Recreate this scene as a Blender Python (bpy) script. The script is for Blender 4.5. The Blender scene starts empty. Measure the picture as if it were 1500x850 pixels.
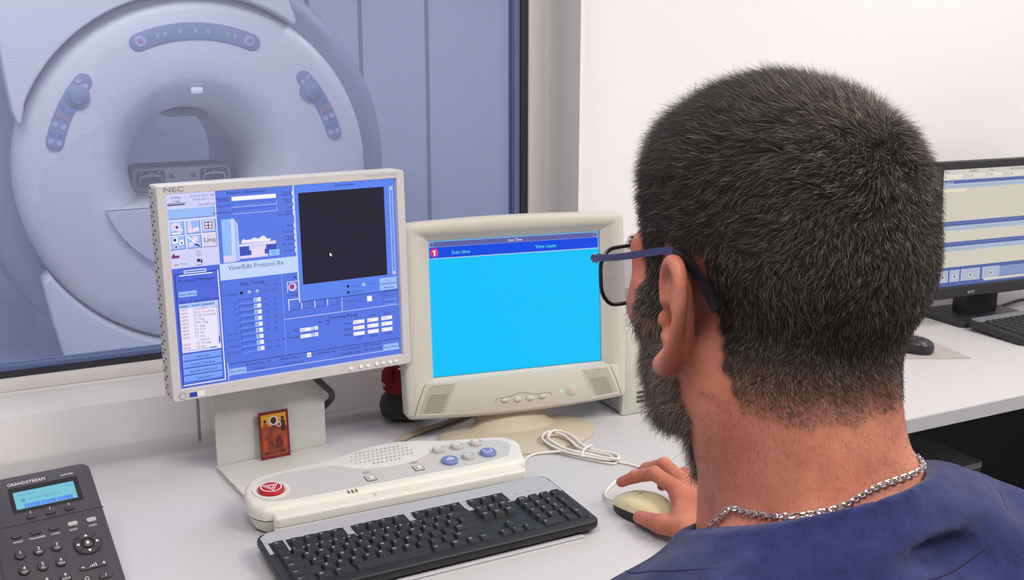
import bpy, bmesh, math, random
import numpy as np
from mathutils import Vector, Matrix
R_ = math.radians
C = bpy.context.scene.collection
random.seed(7)
RNG = np.random.default_rng(11)

# ------------------------------------------------------------------ materials
def s2l(c):
    return tuple((v/255/12.92 if v/255 <= .04045 else ((v/255+.055)/1.055)**2.4) for v in c)

_M = {}
def mat(name, rgb, rough=.5, metal=0., spec=.5, bump=0., bscale=200., mottle=0., mscale=8., coat=0., sub=0.):
    if name in _M: return _M[name]
    m = bpy.data.materials.new(name); m.use_nodes = True
    nt = m.node_tree; b = nt.nodes['Principled BSDF']
    col = s2l(rgb)
    b.inputs['Base Color'].default_value = (*col, 1)
    b.inputs['Roughness'].default_value = rough
    b.inputs['Metallic'].default_value = metal
    b.inputs['Specular IOR Level'].default_value = spec
    b.inputs['Coat Weight'].default_value = coat
    if sub:
        b.inputs['Subsurface Weight'].default_value = sub
        b.inputs['Subsurface Radius'].default_value = (.008, .003, .0015)
        b.inputs['Subsurface Scale'].default_value = 1
    if mottle or bump:
        tc = nt.nodes.new('ShaderNodeTexCoord')
    if mottle:
        n = nt.nodes.new('ShaderNodeTexNoise'); n.inputs['Scale'].default_value = mscale; n.inputs['Detail'].default_value = 5
        nt.links.new(tc.outputs['Object'], n.inputs['Vector'])
        mx = nt.nodes.new('ShaderNodeMix'); mx.data_type = 'RGBA'
        mx.inputs['A'].default_value = (*[v*(1-mottle) for v in col], 1)
        mx.inputs['B'].default_value = (*[min(1, v*(1+mottle)) for v in col], 1)
        nt.links.new(n.outputs['Fac'], mx.inputs['Factor'])
        nt.links.new(mx.outputs['Result'], b.inputs['Base Color'])
    if bump:
        n2 = nt.nodes.new('ShaderNodeTexNoise'); n2.inputs['Scale'].default_value = bscale; n2.inputs['Detail'].default_value = 3
        nt.links.new(tc.outputs['Object'], n2.inputs['Vector'])
        bp = nt.nodes.new('ShaderNodeBump'); bp.inputs['Strength'].default_value = bump; bp.inputs['Distance'].default_value = .001
        nt.links.new(n2.outputs['Fac'], bp.inputs['Height'])
        nt.links.new(bp.outputs['Normal'], b.inputs['Normal'])
    _M[name] = m
    return m

def em(r, g, b, k=1.0):
    key = 'screen_%d_%d_%d_%d' % (r, g, b, int(k*100))
    if key in _M: return _M[key]
    m = bpy.data.materials.new(key); m.use_nodes = True
    p = m.node_tree.nodes['Principled BSDF']
    p.inputs['Base Color'].default_value = (.004, .004, .005, 1)
    p.inputs['Roughness'].default_value = .35
    p.inputs['Specular IOR Level'].default_value = .2
    p.inputs['Emission Color'].default_value = (*s2l((r, g, b)), 1)
    p.inputs['Emission Strength'].default_value = k
    _M[key] = m
    return m

# ------------------------------------------------------------------ objects
def props(o, label=None, cat=None, group=None, kind=None):
    if label: o['label'] = label
    if cat: o['category'] = cat
    if group: o['group'] = group
    if kind: o['kind'] = kind
    return o

def thing(name, label, cat, loc=(0, 0, 0), rz=0, group=None, kind=None):
    o = bpy.data.objects.new(name, None); C.objects.link(o)
    o.location = loc; o.rotation_euler = (0, 0, rz); o.empty_display_size = .05
    return props(o, label, cat, group, kind)

_text = {}
def text_geo(s):
    if s not in _text:
        cu = bpy.data.curves.new('lettering', 'FONT'); cu.body = s; cu.size = 1; cu.resolution_u = 2
        ob = bpy.data.objects.new('lettering', cu)
        me = ob.to_mesh()
        _text[s] = ([v.co.copy() for v in me.vertices], [tuple(p.vertices) for p in me.polygons])
        ob.to_mesh_clear(); bpy.data.objects.remove(ob); bpy.data.curves.remove(cu)
    return _text[s]

class MB:
    """collects shapes that become one mesh object"""
    def __init__(s):
        s.v = []; s.f = []; s.m = []; s.mats = []
    def mi(s, m):
        if m not in s.mats: s.mats.append(m)
        return s.mats.index(m)
    def add(s, verts, faces, m, M=None):
        k = len(s.v); i = s.mi(m)
        s.v += [tuple(M @ Vector(v)) if M is not None else tuple(v) for v in verts]
        s.f += [tuple(k+a for a in f) for f in faces]; s.m += [i]*len(faces)
        return s
    def bm(s, bm, m, M=None):
        bm.verts.index_update()
        s.add([v.co.copy() for v in bm.verts], [tuple(v.index for v in f.verts) for f in bm.faces], m, M)
        bm.free(); return s
    def box(s, c, d, m, bevel=0., seg=2, M=None):
        bm = bmesh.new(); bmesh.ops.create_cube(bm, size=1)
        for v in bm.verts: v.co = Vector((v.co.x*d[0]+c[0], v.co.y*d[1]+c[1], v.co.z*d[2]+c[2]))
        if bevel: bmesh.ops.bevel(bm, geom=bm.edges[:], offset=bevel, segments=seg, profile=.5, affect='EDGES')
        return s.bm(bm, m, M)
    def prism(s, pts, z0, z1, m, bevel=0., seg=2, M=None, both=False):
        """outline in XY extruded in Z, its top rim rounded"""
        bm = bmesh.new(); n = len(pts)
        a = [bm.verts.new((p[0], p[1], z0)) for p in pts]; b = [bm.verts.new((p[0], p[1], z1)) for p in pts]
        bm.faces.new(a[::-1]); bm.faces.new(b)
        for i in range(n): bm.faces.new((a[i], a[(i+1) % n], b[(i+1) % n], b[i]))
        bmesh.ops.recalc_face_normals(bm, faces=bm.faces[:])
        if bevel:
            tv = set(b) | (set(a) if both else set())
            bb = set(b); aa = set(a)
            es = [e for e in bm.edges if (e.verts[0] in bb and e.verts[1] in bb) or (both and e.verts[0] in aa and e.verts[1] in aa)]
            bmesh.ops.bevel(bm, geom=es, offset=bevel, segments=seg, profile=.5, affect='EDGES', clamp_overlap=True)
        bmesh.ops.triangulate(bm, faces=[f for f in bm.faces if len(f.verts) > 4])
        return s.bm(bm, m, M)
    def loft(s, loops, m, cap0=False, cap1=False, M=None, close=True):
        n = len(loops[0]); v = [p for l in loops for p in l]; f = []
        for k in range(len(loops)-1):
            for i in range(n if close else n-1):
                j = (i+1) % n
                f.append((k*n+i, k*n+j, (k+1)*n+j, (k+1)*n+i))
        if cap0: f.append(tuple(range(n))[::-1])
        if cap1: f.append(tuple((len(loops)-1)*n+i for i in range(n)))
        return s.add(v, f, m, M)
    def lathe(s, prof, m, n=32, M=None, cap0=False, cap1=False):
        return s.loft([[(r*math.cos(2*math.pi*i/n), r*math.sin(2*math.pi*i/n), z) for i in range(n)] for r, z in prof], m, cap0, cap1, M)
    def disc(s, c, r, m, n=16, M=None, ry=None):
        return s.add([(c[0]+r*math.cos(2*math.pi*i/n), c[1]+(ry or r)*math.sin(2*math.pi*i/n), c[2]) for i in range(n)], [tuple(range(n))], m, M)
    def tube(s, path, r, m, n=8, M=None, closed=False):
        P = [Vector(p) for p in path]; k = len(P)
        rs = r if isinstance(r, (list, tuple)) else [r]*k
        loops = []; up = Vector((0.123, .321, .94)).normalized(); prev = None
        for i in range(k):
            if closed: t = P[(i+1) % k]-P[i-1]
            else: t = P[min(i+1, k-1)]-P[max(i-1, 0)]
            t.normalize()
            if prev is None:
                u = t.cross(up)
                if u.length < 1e-3: u = t.cross(Vector((1, 0, 0)))
            else:
                u = prev - t*prev.dot(t)
            u.normalize(); prev = u; w = t.cross(u)
            loops.append([tuple(P[i]+(u*math.cos(2*math.pi*a/n)+w*math.sin(2*math.pi*a/n))*rs[i]) for a in range(n)])
        if closed: loops.append(loops[0])
        return s.loft(loops, m, not closed, not closed, M)
    def text(s, t, size, m, M, align='L', sx=1.):
        v, f = text_geo(t)
        if not v: return s
        x0 = min(p.x for p in v); x1 = max(p.x for p in v)
        off = {'L': x0, 'C': (x0+x1)/2, 'R': x1}[align]
        return s.add([((p.x-off)*size*sx, p.y*size, 0) for p in v], f, m, M)
    def build(s, name, parent=None, M=None, angle=40, smooth=True):
        me = bpy.data.meshes.new(name)
        me.from_pydata(s.v, [], s.f)
        for m in s.mats: me.materials.append(m)
        me.polygons.foreach_set('material_index', s.m)
        if M is not None: me.transform(M)
        me.update()
        if smooth:
            me.polygons.foreach_set('use_smooth', [True]*len(me.polygons))
            me.set_sharp_from_angle(angle=R_(angle))
        o = bpy.data.objects.new(name, me); C.objects.link(o)
        if parent is not None: o.parent = parent
        return o

def one(name, mb, label, cat, group=None, kind=None, loc=(0, 0, 0)):
    o = mb.build(name, M=Matrix.Translation(-Vector(loc))); o.location = loc
    return props(o, label, cat, group, kind)
def struct(name, mb, parent=None):
    o = mb.build(name, parent)
    if parent is None: o['kind'] = 'structure'
    return o

def spline(pts, n=8, closed=False):
    """Catmull-Rom through the points"""
    P = [np.array(p, float) for p in pts]; out = []; k = len(P)
    for i in range(k if closed else k-1):
        if closed: a, b, c, d = P[i-1], P[i], P[(i+1) % k], P[(i+2) % k]
        else: a, b, c, d = P[max(i-1, 0)], P[i], P[i+1], P[min(i+2, k-1)]
        for j in range(n):
            t = j/n
            out.append(tuple(.5*((2*b)+(-a+c)*t+(2*a-5*b+4*c-d)*t*t+(-a+3*b-3*c+d)*t**3)))
    if not closed: out.append(tuple(P[-1]))
    return out

def rrect(w, h, r, n=6, cx=0, cy=0, bt=0, bb=0, bs=0, e=8):
    """rounded rectangle outline; bt, bb, bs bulge the top, bottom and sides"""
    pts = []
    cs = [(w/2-r, h/2-r, 0), (-w/2+r, h/2-r, 90), (-w/2+r, -h/2+r, 180), (w/2-r, -h/2+r, 270)]
    for q, (x, y, a0) in enumerate(cs):
        arc = [(x+r*math.cos(R_(a0+90*i/n)), y+r*math.sin(R_(a0+90*i/n))) for i in range(n+1)]
        pts += arc
        nx = cs[(q+1) % 4]; st = (nx[0]+r*math.cos(R_(nx[2])), nx[1]+r*math.sin(R_(nx[2])))
        pts += [(arc[-1][0]+(st[0]-arc[-1][0])*i/e, arc[-1][1]+(st[1]-arc[-1][1])*i/e) for i in range(1, e)]
    out = []
    for x, y in pts:
        fx = 1-(2*x/w)**2; fy = 1-(2*y/h)**2
        yy = y + (bt*fx*max(0, 2*y/h) if y > 0 else -bb*fx*max(0, -2*y/h))
        xx = x + bs*fy*(2*x/w)
        out.append((xx+cx, yy+cy))
    return out

def frame(r, up, o):
    r = Vector(r).normalized(); up = Vector(up); up = (up-r*up.dot(r)).normalized(); b = up.cross(r)
    M = Matrix.Identity(4)
    for i in range(3):
        M[i][0] = r[i]; M[i][1] = b[i]; M[i][2] = up[i]; M[i][3] = o[i]
    return M
T = Matrix.Translation
def RX(a): return Matrix.Rotation(R_(a), 4, 'X')
def RY(a): return Matrix.Rotation(R_(a), 4, 'Y')
def RZ(a): return Matrix.Rotation(R_(a), 4, 'Z')
FRONT = RX(90)      # XY drawing -> XZ plane, facing -Y

class UI:
    """draws a lit screen: pixel rectangles and lettering in the plane of the panel"""
    def __init__(s, mb, W, H, w, h, M):
        s.mb, s.W, s.H, s.w, s.h, s.M = mb, W, H, w, h, M
    def p(s, x, y, L): return ((x/s.W-.5)*s.w, -.00012*L, (.5-y/s.H)*s.h)
    def rect(s, x0, y0, x1, y1, c, L=1):
        s.mb.add([s.p(x0, y1, L), s.p(x1, y1, L), s.p(x1, y0, L), s.p(x0, y0, L)], [(0, 1, 2, 3)], em(*c), s.M)
    def poly(s, pts, c, L=1):
        s.mb.add([s.p(x, y, L) for x, y in pts][::-1], [tuple(range(len(pts)))], em(*c), s.M)
    def frame(s, x0, y0, x1, y1, c, t=2, L=2, c2=None):
        s.rect(x0, y0, x1, y0+t, c, L); s.rect(x0, y0, x0+t, y1, c, L)
        s.rect(x0, y1-t, x1, y1, c2 or c, L); s.rect(x1-t, y0, x1, y1, c2 or c, L)
    def circ(s, x, y, r, c, L=2, n=14): s.poly([(x+r*math.cos(-2*math.pi*i/n), y+r*math.sin(-2*math.pi*i/n)) for i in range(n)], c, L)
    def text(s, x, y, t, h, c, L=3, align='L', sx=1.):
        q = s.p(x, y, L)
        s.mb.text(t, h/.72/s.H*s.h, em(*c), s.M @ T(q) @ FRONT, align, sx)
# ------------------------------------------------------------------ camera and light
sc = bpy.context.scene
cd = bpy.data.cameras.new('camera'); cam = bpy.data.objects.new('camera', cd); C.objects.link(cam)
cd.sensor_width = 36; cd.lens = 38.4; cd.clip_start = .05; cd.clip_end = 60
cam.location = (0, 0, 1.44); cam.rotation_euler = (R_(77), 0, R_(-27))
sc.camera = cam
sc.view_settings.view_transform = 'Standard'; sc.view_settings.look = 'None'
sc.view_settings.exposure = 0; sc.view_settings.gamma = 1
try: sc.view_settings.use_curve_mapping = False
except Exception: pass
cy = sc.cycles
cy.use_denoising = True; cy.max_bounces = 8; cy.diffuse_bounces = 4; cy.glossy_bounces = 4; cy.transmission_bounces = 6; cy.transparent_max_bounces = 12
cy.sample_clamp_indirect = 6; cy.caustics_reflective = False; cy.caustics_refractive = False
w = bpy.data.worlds.new('world'); sc.world = w; w.use_nodes = True
w.node_tree.nodes['Background'].inputs['Color'].default_value = (.8, .85, 1, 1)
w.node_tree.nodes['Background'].inputs['Strength'].default_value = .15
def area(name, loc, sx, sy, power, col=(1, 1, 1), rot=(0, 0, 0)):
    l = bpy.data.lights.new(name, 'AREA'); l.shape = 'RECTANGLE'; l.size = sx; l.size_y = sy; l.energy = power; l.color = col
    o = bpy.data.objects.new(name, l); C.objects.link(o); o.location = loc; o.rotation_euler = rot
    return o
area('ceiling_lamp', (1.75, -.25, 2.66), 1.2, .6, 54, (1, .96, .93))
area('ceiling_lamp', (-.1, .45, 2.66), 1.2, .6, 28, (1, .97, .95))
area('ceiling_lamp', (2.4, 1.2, 2.66), 1.2, .6, 17, (1, .97, .95))
area('scan_room_lamp', (.3, 3.6, 2.66), 1.6, .8, 54, (.93, .95, 1))
area('scan_room_lamp', (2.9, 4.9, 2.66), 1.2, 1.2, 34, (.93, .95, 1))
area('scan_room_lamp', (-1.2, 5.6, 2.66), 1.2, 1.2, 18, (.93, .95, 1))

# ------------------------------------------------------------------ the two rooms
white = mat('painted_wall', (236, 233, 233), .85, spec=.2, bump=.15, bscale=300)
creamy = mat('window_frame_paint', (226, 221, 219), .5, spec=.3)
floor_m = mat('vinyl_floor', (120, 120, 124), .5, mottle=.15)
lamin = mat('desk_laminate', (192, 189, 190), .42, spec=.35, mottle=.03, mscale=60, bump=.05)
edge_m = mat('desk_edging', (176, 176, 178), .5)
b = MB(); b.box((.9, -.1, -.05), (5.2, 4.4, .1), floor_m); struct('floor', b)
b = MB(); b.box((.9, -.1, 2.75), (5.2, 4.4, .1), white); struct('ceiling', b)
b = MB(); b.box((-1.65, -.1, 1.35), (.1, 4.4, 2.7), white); struct('wall_left', b)
b = MB(); b.box((3.45, -.1, 1.35), (.1, 4.4, 2.7), white); struct('wall_right', b)
b = MB(); b.box((.9, -2.25, 1.35), (5.2, .1, 2.7), white); struct('wall_back', b)
# the boxed-out observation wall with its window opening (x -1.2..1.135, z .82..2.25) and the plain wall beside it
WX0, WX1, WZ0, WZ1, WF, WP = -1.2, 1.137, .82, 2.25, 1.93, 2.08
b = MB()
b.box((-1.4, 2.02, 1.35), (.4, .18, 2.7), white)
b.box((-.0315, 2.02, .41), (2.337, .18, .82), white)
b.box((-.0315, 2.02, 2.475), (2.337, .18, .45), white)
b.box((1.142, 2.02, 1.35), (.01, .18, 2.7), white)
b.box((-.22, 2.14, .41), (2.76, .06, .82), white); b.box((-.22, 2.14, 2.475), (2.76, .06, .45), white)
b.box((-1.4, 2.14, 1.35), (.4, .06, 2.7), white)
struct('wall_front', b)
b = MB(); b.box((2.30, 2.14, 1.35), (2.30, .16, 2.7), white); struct('wall_front_right', b)
win = thing('window_1', None, None, (0, 2.08, .82), kind='structure')
L = T((0, -2.08, -.82))
fr = MB()
for c, d in [((-.0315, 2.10, .8325), (2.337, .05, .025)), ((-.0315, 2.10, 2.235), (2.337, .05, .03)), ((1.118, 2.10, 1.535), (.04, .05, 1.43)), ((-1.18, 2.10, 1.535), (.04, .05, 1.43))]:
    fr.box(c, d, creamy, .003)
fr.build('window_frame', win, L)
gk = mat('rubber_gasket', (44, 44, 54), .6); g2 = mat('blue_grey_gasket_lip', (104, 120, 168), .5)
g = MB()
for off, wd, m_, y in [(0, .016, gk, 2.095), (.016, .012, g2, 2.102)]:
    x1 = 1.098-off; z0 = .845+off*.7; x0 = -1.16+off; z1 = 2.22-off; wz = wd*.7
    g.box(((x0+x1)/2, y, z0+wz/2), (x1-x0, .03, wz), m_); g.box(((x0+x1)/2, y, z1-wz/2), (x1-x0, .03, wz), m_)
    g.box((x1-wd/2, y, (z0+z1)/2), (wd, .03, z1-z0), m_); g.box((x0+wd/2, y, (z0+z1)/2), (wd, .03, z1-z0), m_)
g.build('window_gasket', win, L)
def glass_mat():
    m = bpy.data.materials.new('tinted_glass'); m.use_nodes = True; nt = m.node_tree; nt.nodes.clear()
    out = nt.nodes.new('ShaderNodeOutputMaterial'); tr = nt.nodes.new('ShaderNodeBsdfTransparent'); gl = nt.nodes.new('ShaderNodeBsdfGlossy')
    tr.inputs['Color'].default_value = (.905, .91, .945, 1); gl.inputs['Roughness'].default_value = .0
    gl.inputs['Color'].default_value = (.85, .88, 1, 1)
    f = nt.nodes.new('ShaderNodeFresnel'); f.inputs['IOR'].default_value = 1.32
    mx = nt.nodes.new('ShaderNodeMixShader')
    nt.links.new(f.outputs[0], mx.inputs[0]); nt.links.new(tr.outputs[0], mx.inputs[1]); nt.links.new(gl.outputs[0], mx.inputs[2])
    nt.links.new(mx.outputs[0], out.inputs['Surface']); return m
def mesh_mat():
    """fine woven shielding mesh: mostly open, its threads scatter light"""
    m = bpy.data.materials.new('shielding_mesh'); m.use_nodes = True; nt = m.node_tree; nt.nodes.clear()
    N = nt.nodes.new; K = nt.links.new
    out = N('ShaderNodeOutputMaterial'); tr = N('ShaderNodeBsdfTransparent'); df = N('ShaderNodeBsdfDiffuse'); tl = N('ShaderNodeBsdfTranslucent')
    for q in (df, tl): q.inputs['Color'].default_value = (.67, .685, .775, 1)
    ms = N('ShaderNodeMixShader'); ms.inputs[0].default_value = .5; K(df.outputs[0], ms.inputs[1]); K(tl.outputs[0], ms.inputs[2])
    tc = N('ShaderNodeTexCoord'); nz = N('ShaderNodeTexNoise'); nz.inputs['Scale'].default_value = 30
    K(tc.outputs['Object'], nz.inputs['Vector'])
    wv = N('ShaderNodeTexWave'); wv.wave_type = 'BANDS'; wv.bands_direction = 'Z'; wv.inputs['Scale'].default_value = 55; wv.inputs['Distortion'].default_value = 1.2
    wv.inputs['Detail'].default_value = 2; wv.inputs['Detail Scale'].default_value = .3
    K(tc.outputs['Object'], wv.inputs['Vector'])
    mr = N('ShaderNodeMapRange'); mr.inputs['To Min'].default_value = .275; mr.inputs['To Max'].default_value = .31; K(wv.outputs['Fac'], mr.inputs['Value'])
    mx = N('ShaderNodeMixShader'); K(mr.outputs[0], mx.inputs[0]); K(tr.outputs[0], mx.inputs[1]); K(ms.outputs[0], mx.inputs[2])
    K(mx.outputs[0], out.inputs['Surface']); return m
g = MB(); g.box((-.031, 2.105, 1.53), (2.25, .006, 1.37), glass_mat()); g.build('glass_pane', win, L)
g = MB(); g.add([(-1.156, 2.122, .85), (1.094, 2.122, .85), (1.094, 2.122, 2.215), (-1.156, 2.122, 2.215)], [(0, 1, 2, 3)], mesh_mat()); g.build('shielding_mesh', win, L)
# scan room
pw = mat('scan_room_panel', (200, 206, 224), .6); gm = mat('panel_joint', (120, 126, 150), .7)
b = MB(); b.box((.9, 4.7, -.05), (7.2, 5.0, .1), mat('scan_room_floor', (150, 158, 190), .4)); struct('floor_scan', b)
b = MB(); b.box((.9, 4.7, 2.75), (7.2, 5.0, .1), white); struct('ceiling_scan', b)
b = MB(); b.box((.9, 7.05, 1.35), (7.2, .1, 2.7), pw)
for x in (-2.1, -1.2, -.3, 2.10, 2.45, 2.92, 3.6, 4.2): b.box((x, 6.995, 1.35), (.022, .012, 2.7), gm)
struct('wall_scan_back', b)
b = MB(); b.box((-2.65, 4.7, 1.35), (.1, 5, 2.7), pw); struct('wall_scan_left', b)
b = MB(); b.box((4.45, 4.7, 1.35), (.1, 5, 2.7), pw); struct('wall_scan_right', b)
b = MB(); b.box((-2.1, 2.19, 1.35), (1.0, .04, 2.7), pw); b.box((4.0, 2.24, 1.35), (1.1, .04, 2.7), pw); struct('wall_scan_front', b)

# ------------------------------------------------------------------ MRI scanner
shell = mat('scanner_shell', (208, 209, 216), .45); shell2 = mat('scanner_drum', (132, 138, 164), .5); pan = mat('scanner_keypad', (120, 132, 168), .5)  # drum darker than the shell: shade of its recess put into the colour
dark = mat('scanner_joint', (96, 100, 122), .6)
GX, GY, GZ = .953, 4.8, .87
mri = thing('mri_scanner', 'large white ring-shaped MRI scanner seen behind the tinted window', 'scanner', (GX, GY, 0))
G = T((0, 0, GZ)) @ RX(90) @ Matrix.Scale(-1, 4, (0, 0, 1))     # (x, z-up, depth into the room)
prof = [(.262, 1.15), (.262, .42), (.268, .33), (.285, .22), (.315, .12), (.352, .05), (.385, .015), (.42, .0), (.50, -.006), (.60, -.004), (.68, .004), (.715, .016), (.737, .036), (.749, .066), (.752, .10), (.752, .30)]
b = MB(); b.lathe(prof, shell, 128, G); b.build('bore_ring', mri, angle=60)
b = MB(); b.lathe([(.27, 1.18), (.80, 1.18), (.90, 1.15), (.925, 1.08), (.925, .34), (.915, .27), (.885, .225), (.84, .21), (.74, .21)], shell2, 128, G); b.build('drum_housing', mri, angle=60)
def arc(r, a0, a1, n): return [(r*math.cos(R_(a0+(a1-a0)*i/n)), r*math.sin(R_(a0+(a1-a0)*i/n))) for i in range(n+1)]
upc = arc(.756, 58, 155, 40) + [(-.700, .245), (-.712, .236), (-.722, .245), (-.735, .30), (-.750, .46), (-.79, 1.0), (-.75, 1.15), (.2, 1.15), (.31, .98), (.418, .672), (.427, .650), (.424, .632), (.412, .628)]
b = MB(); b.prism(upc, -.15, .035, shell, .022, 4, T((0, 0, GZ)) @ RX(90)); b.build('upper_cover', mri, angle=50)
loc_ = arc(.757, 211, 322, 44) + [(.63, -.44), (.66, -.52), (.62, -.87), (-.60, -.87), (-.655, -.60), (-.680, -.43), (-.676, -.408), (-.660, -.396)]
b = MB(); b.prism(loc_, -.15, .035, shell, .022, 4, T((0, 0, GZ)) @ RX(90)); b.build('lower_cover', mri, angle=50)
def band(r0, r1, a0, a1, n=16):
    rm = (r0+r1)/2; hw = (r1-r0)/2; p = arc(r1, a0, a1, n)
    ce = (rm*math.cos(R_(a1)), rm*math.sin(R_(a1))); p += [(ce[0]+hw*math.cos(R_(a1+180*i/6)), ce[1]+hw*math.sin(R_(a1+180*i/6))) for i in range(1, 6)]
    p += arc(r0, a1, a0, n)
    ce = (rm*math.cos(R_(a0)), rm*math.sin(R_(a0))); p += [(ce[0]+hw*math.cos(R_(a0+180+180*i/6)), ce[1]+hw*math.sin(R_(a0+180+180*i/6))) for i in range(1, 6)]
    return p
FG = T((0, 0, GZ)) @ RX(90)
lt = em(120, 220, 160, .8); ltk = mat('keypad_print', (160, 170, 208), .5); redk = mat('keypad_red', (160, 120, 150), .5); blk = mat('keypad_blue', (92, 120, 190), .5)
st = MB(); st.prism(band(.565, .635, 67, 113), .0, .012, pan, .004, 2, FG)
for a in (68, 112):
    q = (.60*math.cos(R_(a)), .60*math.sin(R_(a))); st.lathe([(.024, .0125), (.021, .016), (.012, .016)], ltk, 20, FG @ T((q[0], q[1], 0))); st.disc((q[0], q[1], .0165), .012, redk, 14, FG)
for a in (105, 102, 96, 90, 85, 77, 74):
    q = (.60*math.cos(R_(a)), .60*math.sin(R_(a))); st.box((q[0], q[1], .0125), (.012, .018, .003), lt if a == 85-4-4 or a == 77 else ltk, M=FG)
st.build('status_panel', mri)
for sgn in (1, -1):
    kp = MB(); a0, a1 = (15, 41) if sgn > 0 else (139, 165)
    kp.prism(band(.572, .640, a0, a1), .0, .012, pan, .004, 2, FG)
    aj = 35 if sgn > 0 else 145
    q = (.592*math.cos(R_(aj)), .592*math.sin(R_(aj)))
    kp.lathe([(.050, .002), (.048, .016), (.034, .02), (.03, .03), (.018, .034), (.0, .034)], pan, 24, FG @ T((q[0], q[1], 0)))
    for i, a in enumerate((15, 18.3, 21.6, 25, 28.5, 40)):
        for rr in (.590, .622):
            aa = a if sgn > 0 else 180-a
            kp.lathe([(.012, .0125), (.010, .0150), (.0, .0150)], [ltk, blk, ltk, redk, blk, ltk][i], 14, FG @ T((rr*math.cos(R_(aa)), rr*math.sin(R_(aa)), 0)))
    kp.build('keypad', mri)
b = MB(); b.box((-.005, .352, -.02), (.05, .028, .03), mat('white_marker', (235, 236, 245), .4), .006, 2, FG @ T((0, 0, 0))); b.build('alignment_window', mri)
dk = [(-.414, -.132)] + arc(.434, 197.5, 342.5, 36) + [(.414, -.132)]
b = MB(); b.prism(dk, -.42, .03, shell, .018, 3, FG); b.build('docking_panel', mri, angle=50)
b = MB(); b.box((0, .236, -.62), (.16, .03, .5), dark, .01, 2, FG); b.box((.10, .225, -.9), (.05, .03, .9), dark, .01, 2, FG); b.build('bore_lamp', mri)
# patient table end, inside the bore
pt = thing('patient_table', 'grey patient table end with two dark handles inside the scanner bore', 'table', (.945, 5.28, .737))
tg = mat('table_plastic', (192, 192, 200), .5); td = mat('table_recess', (74, 78, 98), .5)
b = MB(); b.prism(rrect(.46, .115, .04, cy=.058), -.20, .02, tg, .014, 3, RX(90)); b.box((0, .10, .1165), (.40, .17, .006), mat('table_cushion', (130, 132, 146), .6), .002); b.build('table_body', pt)
for x in (-.145, .145):
    h = MB(); h.prism(rrect(.13, .075, .016, cx=x, cy=.066), .0205, .024, td, .001, 1, RX(90))
    h.tube([(x-.05, -.027, .05), (x-.046, -.04, .078), (x, -.046, .086), (x+.046, -.04, .078), (x+.05, -.027, .05)], .007, tg)
    for k in (-.04, 0, .04): h.disc((x+k, .095, .0246), .005, tg, 10, RX(90))
    h.build('grab_handle', pt)
for x in (-.05, .05):
    h = MB(); h.lathe([(.011, .02), (.010, .034), (.0, .035)], td, 14, RX(90) @ T((x, .075, 0))); h.build('knob', pt)
    h = MB(); h.lathe([(.008, .02), (.007, .03), (.0, .031)], td, 14, RX(90) @ T((x, .03, 0))); h.build('knob', pt)
for x in (-.11, .09):
    h = MB(); h.box((x, .03, .121), (.05, .04, .018), td, .004); h.build('strap_bracket', pt)
h = MB(); h.tube([(-.225, -.01, .09), (-.245, -.012, .07), (-.244, -.012, .03), (-.225, -.01, .012)], .010, td); h.build('side_handle', pt)
# ------------------------------------------------------------------ desks
DZ = .74
dk_ = thing('computer_desk', 'pale grey laminate desk under the window carrying two monitors', 'desk', (.2, 1.45, 0))
LD = T((-.2, -1.45, 0))
pts = [(-1.35, .90), (.95, .90), (1.20, 1.02), (1.335, 1.30), (1.335, 1.927), (-1.35, 1.927)]
b = MB(); b.prism(pts, DZ-.028, DZ, lamin, .002, 1); b.build('desk_top', dk_, LD)
b = MB(); b.prism([(-1.35, .897), (.952, .897), (1.203, 1.018), (1.338, 1.30), (1.338, 1.5), (1.334, 1.5), (1.334, 1.302), (1.198, 1.022), (.948, .901), (-1.35, .901)], DZ-.029, DZ-.001, edge_m); b.build('edge_band', dk_, LD)
for x in (-1.31, 1.29):
    b = MB(); b.box((x, 1.60, .356), (.03, .56, .712), lamin, .002); b.build('side_panel', dk_, LD)
b = MB(); b.box((0, 1.85, .5), (2.58, .02, .42), lamin); b.build('modesty_panel', dk_, LD)
rd = thing('side_desk', 'white desk by the plain wall holding the black computer', 'desk', (2.3, 1.75, 0))
LR = T((-2.3, -1.75, 0))
black = mat('under_desk_shade', (14, 14, 16), .7)  # darkness below the desk top is put into this panel colour
b = MB(); b.box((2.36, 1.7275, DZ-.014), (2.04, .655, .028), lamin, .002); b.build('desk_top', rd, LR)
b = MB(); b.box((2.36, 1.3995, DZ-.0155), (2.04, .003, .027), edge_m); b.build('edge_band', rd, LR)
b = MB(); b.box((2.36, 2.03, .356), (2.04, .02, .71), black); b.build('back_panel', rd, LR)  # near-black sheet standing in for the shaded space under the desk
for x in (1.36, 3.36):
    b = MB(); b.box((x, 1.74, .356), (.03, .60, .712), black); b.build('side_panel', rd, LR)

# ------------------------------------------------------------------ wide silver monitor on the left
silv = mat('monitor_silver', (200, 196, 195), .45); standm = mat('stand_paint', (200, 200, 196), .5); btn_m = mat('button_light', (232, 230, 228), .35)
slot = mat('dark_slot', (60, 58, 60), .7); gry = mat('print_grey', (120, 118, 120), .6)
NM = (.462, 1.6897, .74); yaw = math.atan2(.075, .997)
nec = thing('computer_monitor', 'silver framed monitor on a bent metal stand showing blue scan settings', 'monitor', NM, yaw)
SM = T((0, 0, 1.0616-.74)) @ RX(-2.1)      # screen frame inside the thing
b = MB()
ow, oh, cx, cz = .376+.031, .301+.0325, 0, -.00225
l0 = rrect(ow, oh, .006, cx=cx, cy=cz); 
def at3(l, y): return [(x, y, z) for x, z in l]
def mid(l, s, cx=0, cy=0): return [((x-cx)*s+cx, (y-cy)*s+cy) for x, y in l]
inner = rrect(.377, .302, .0008)
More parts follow.
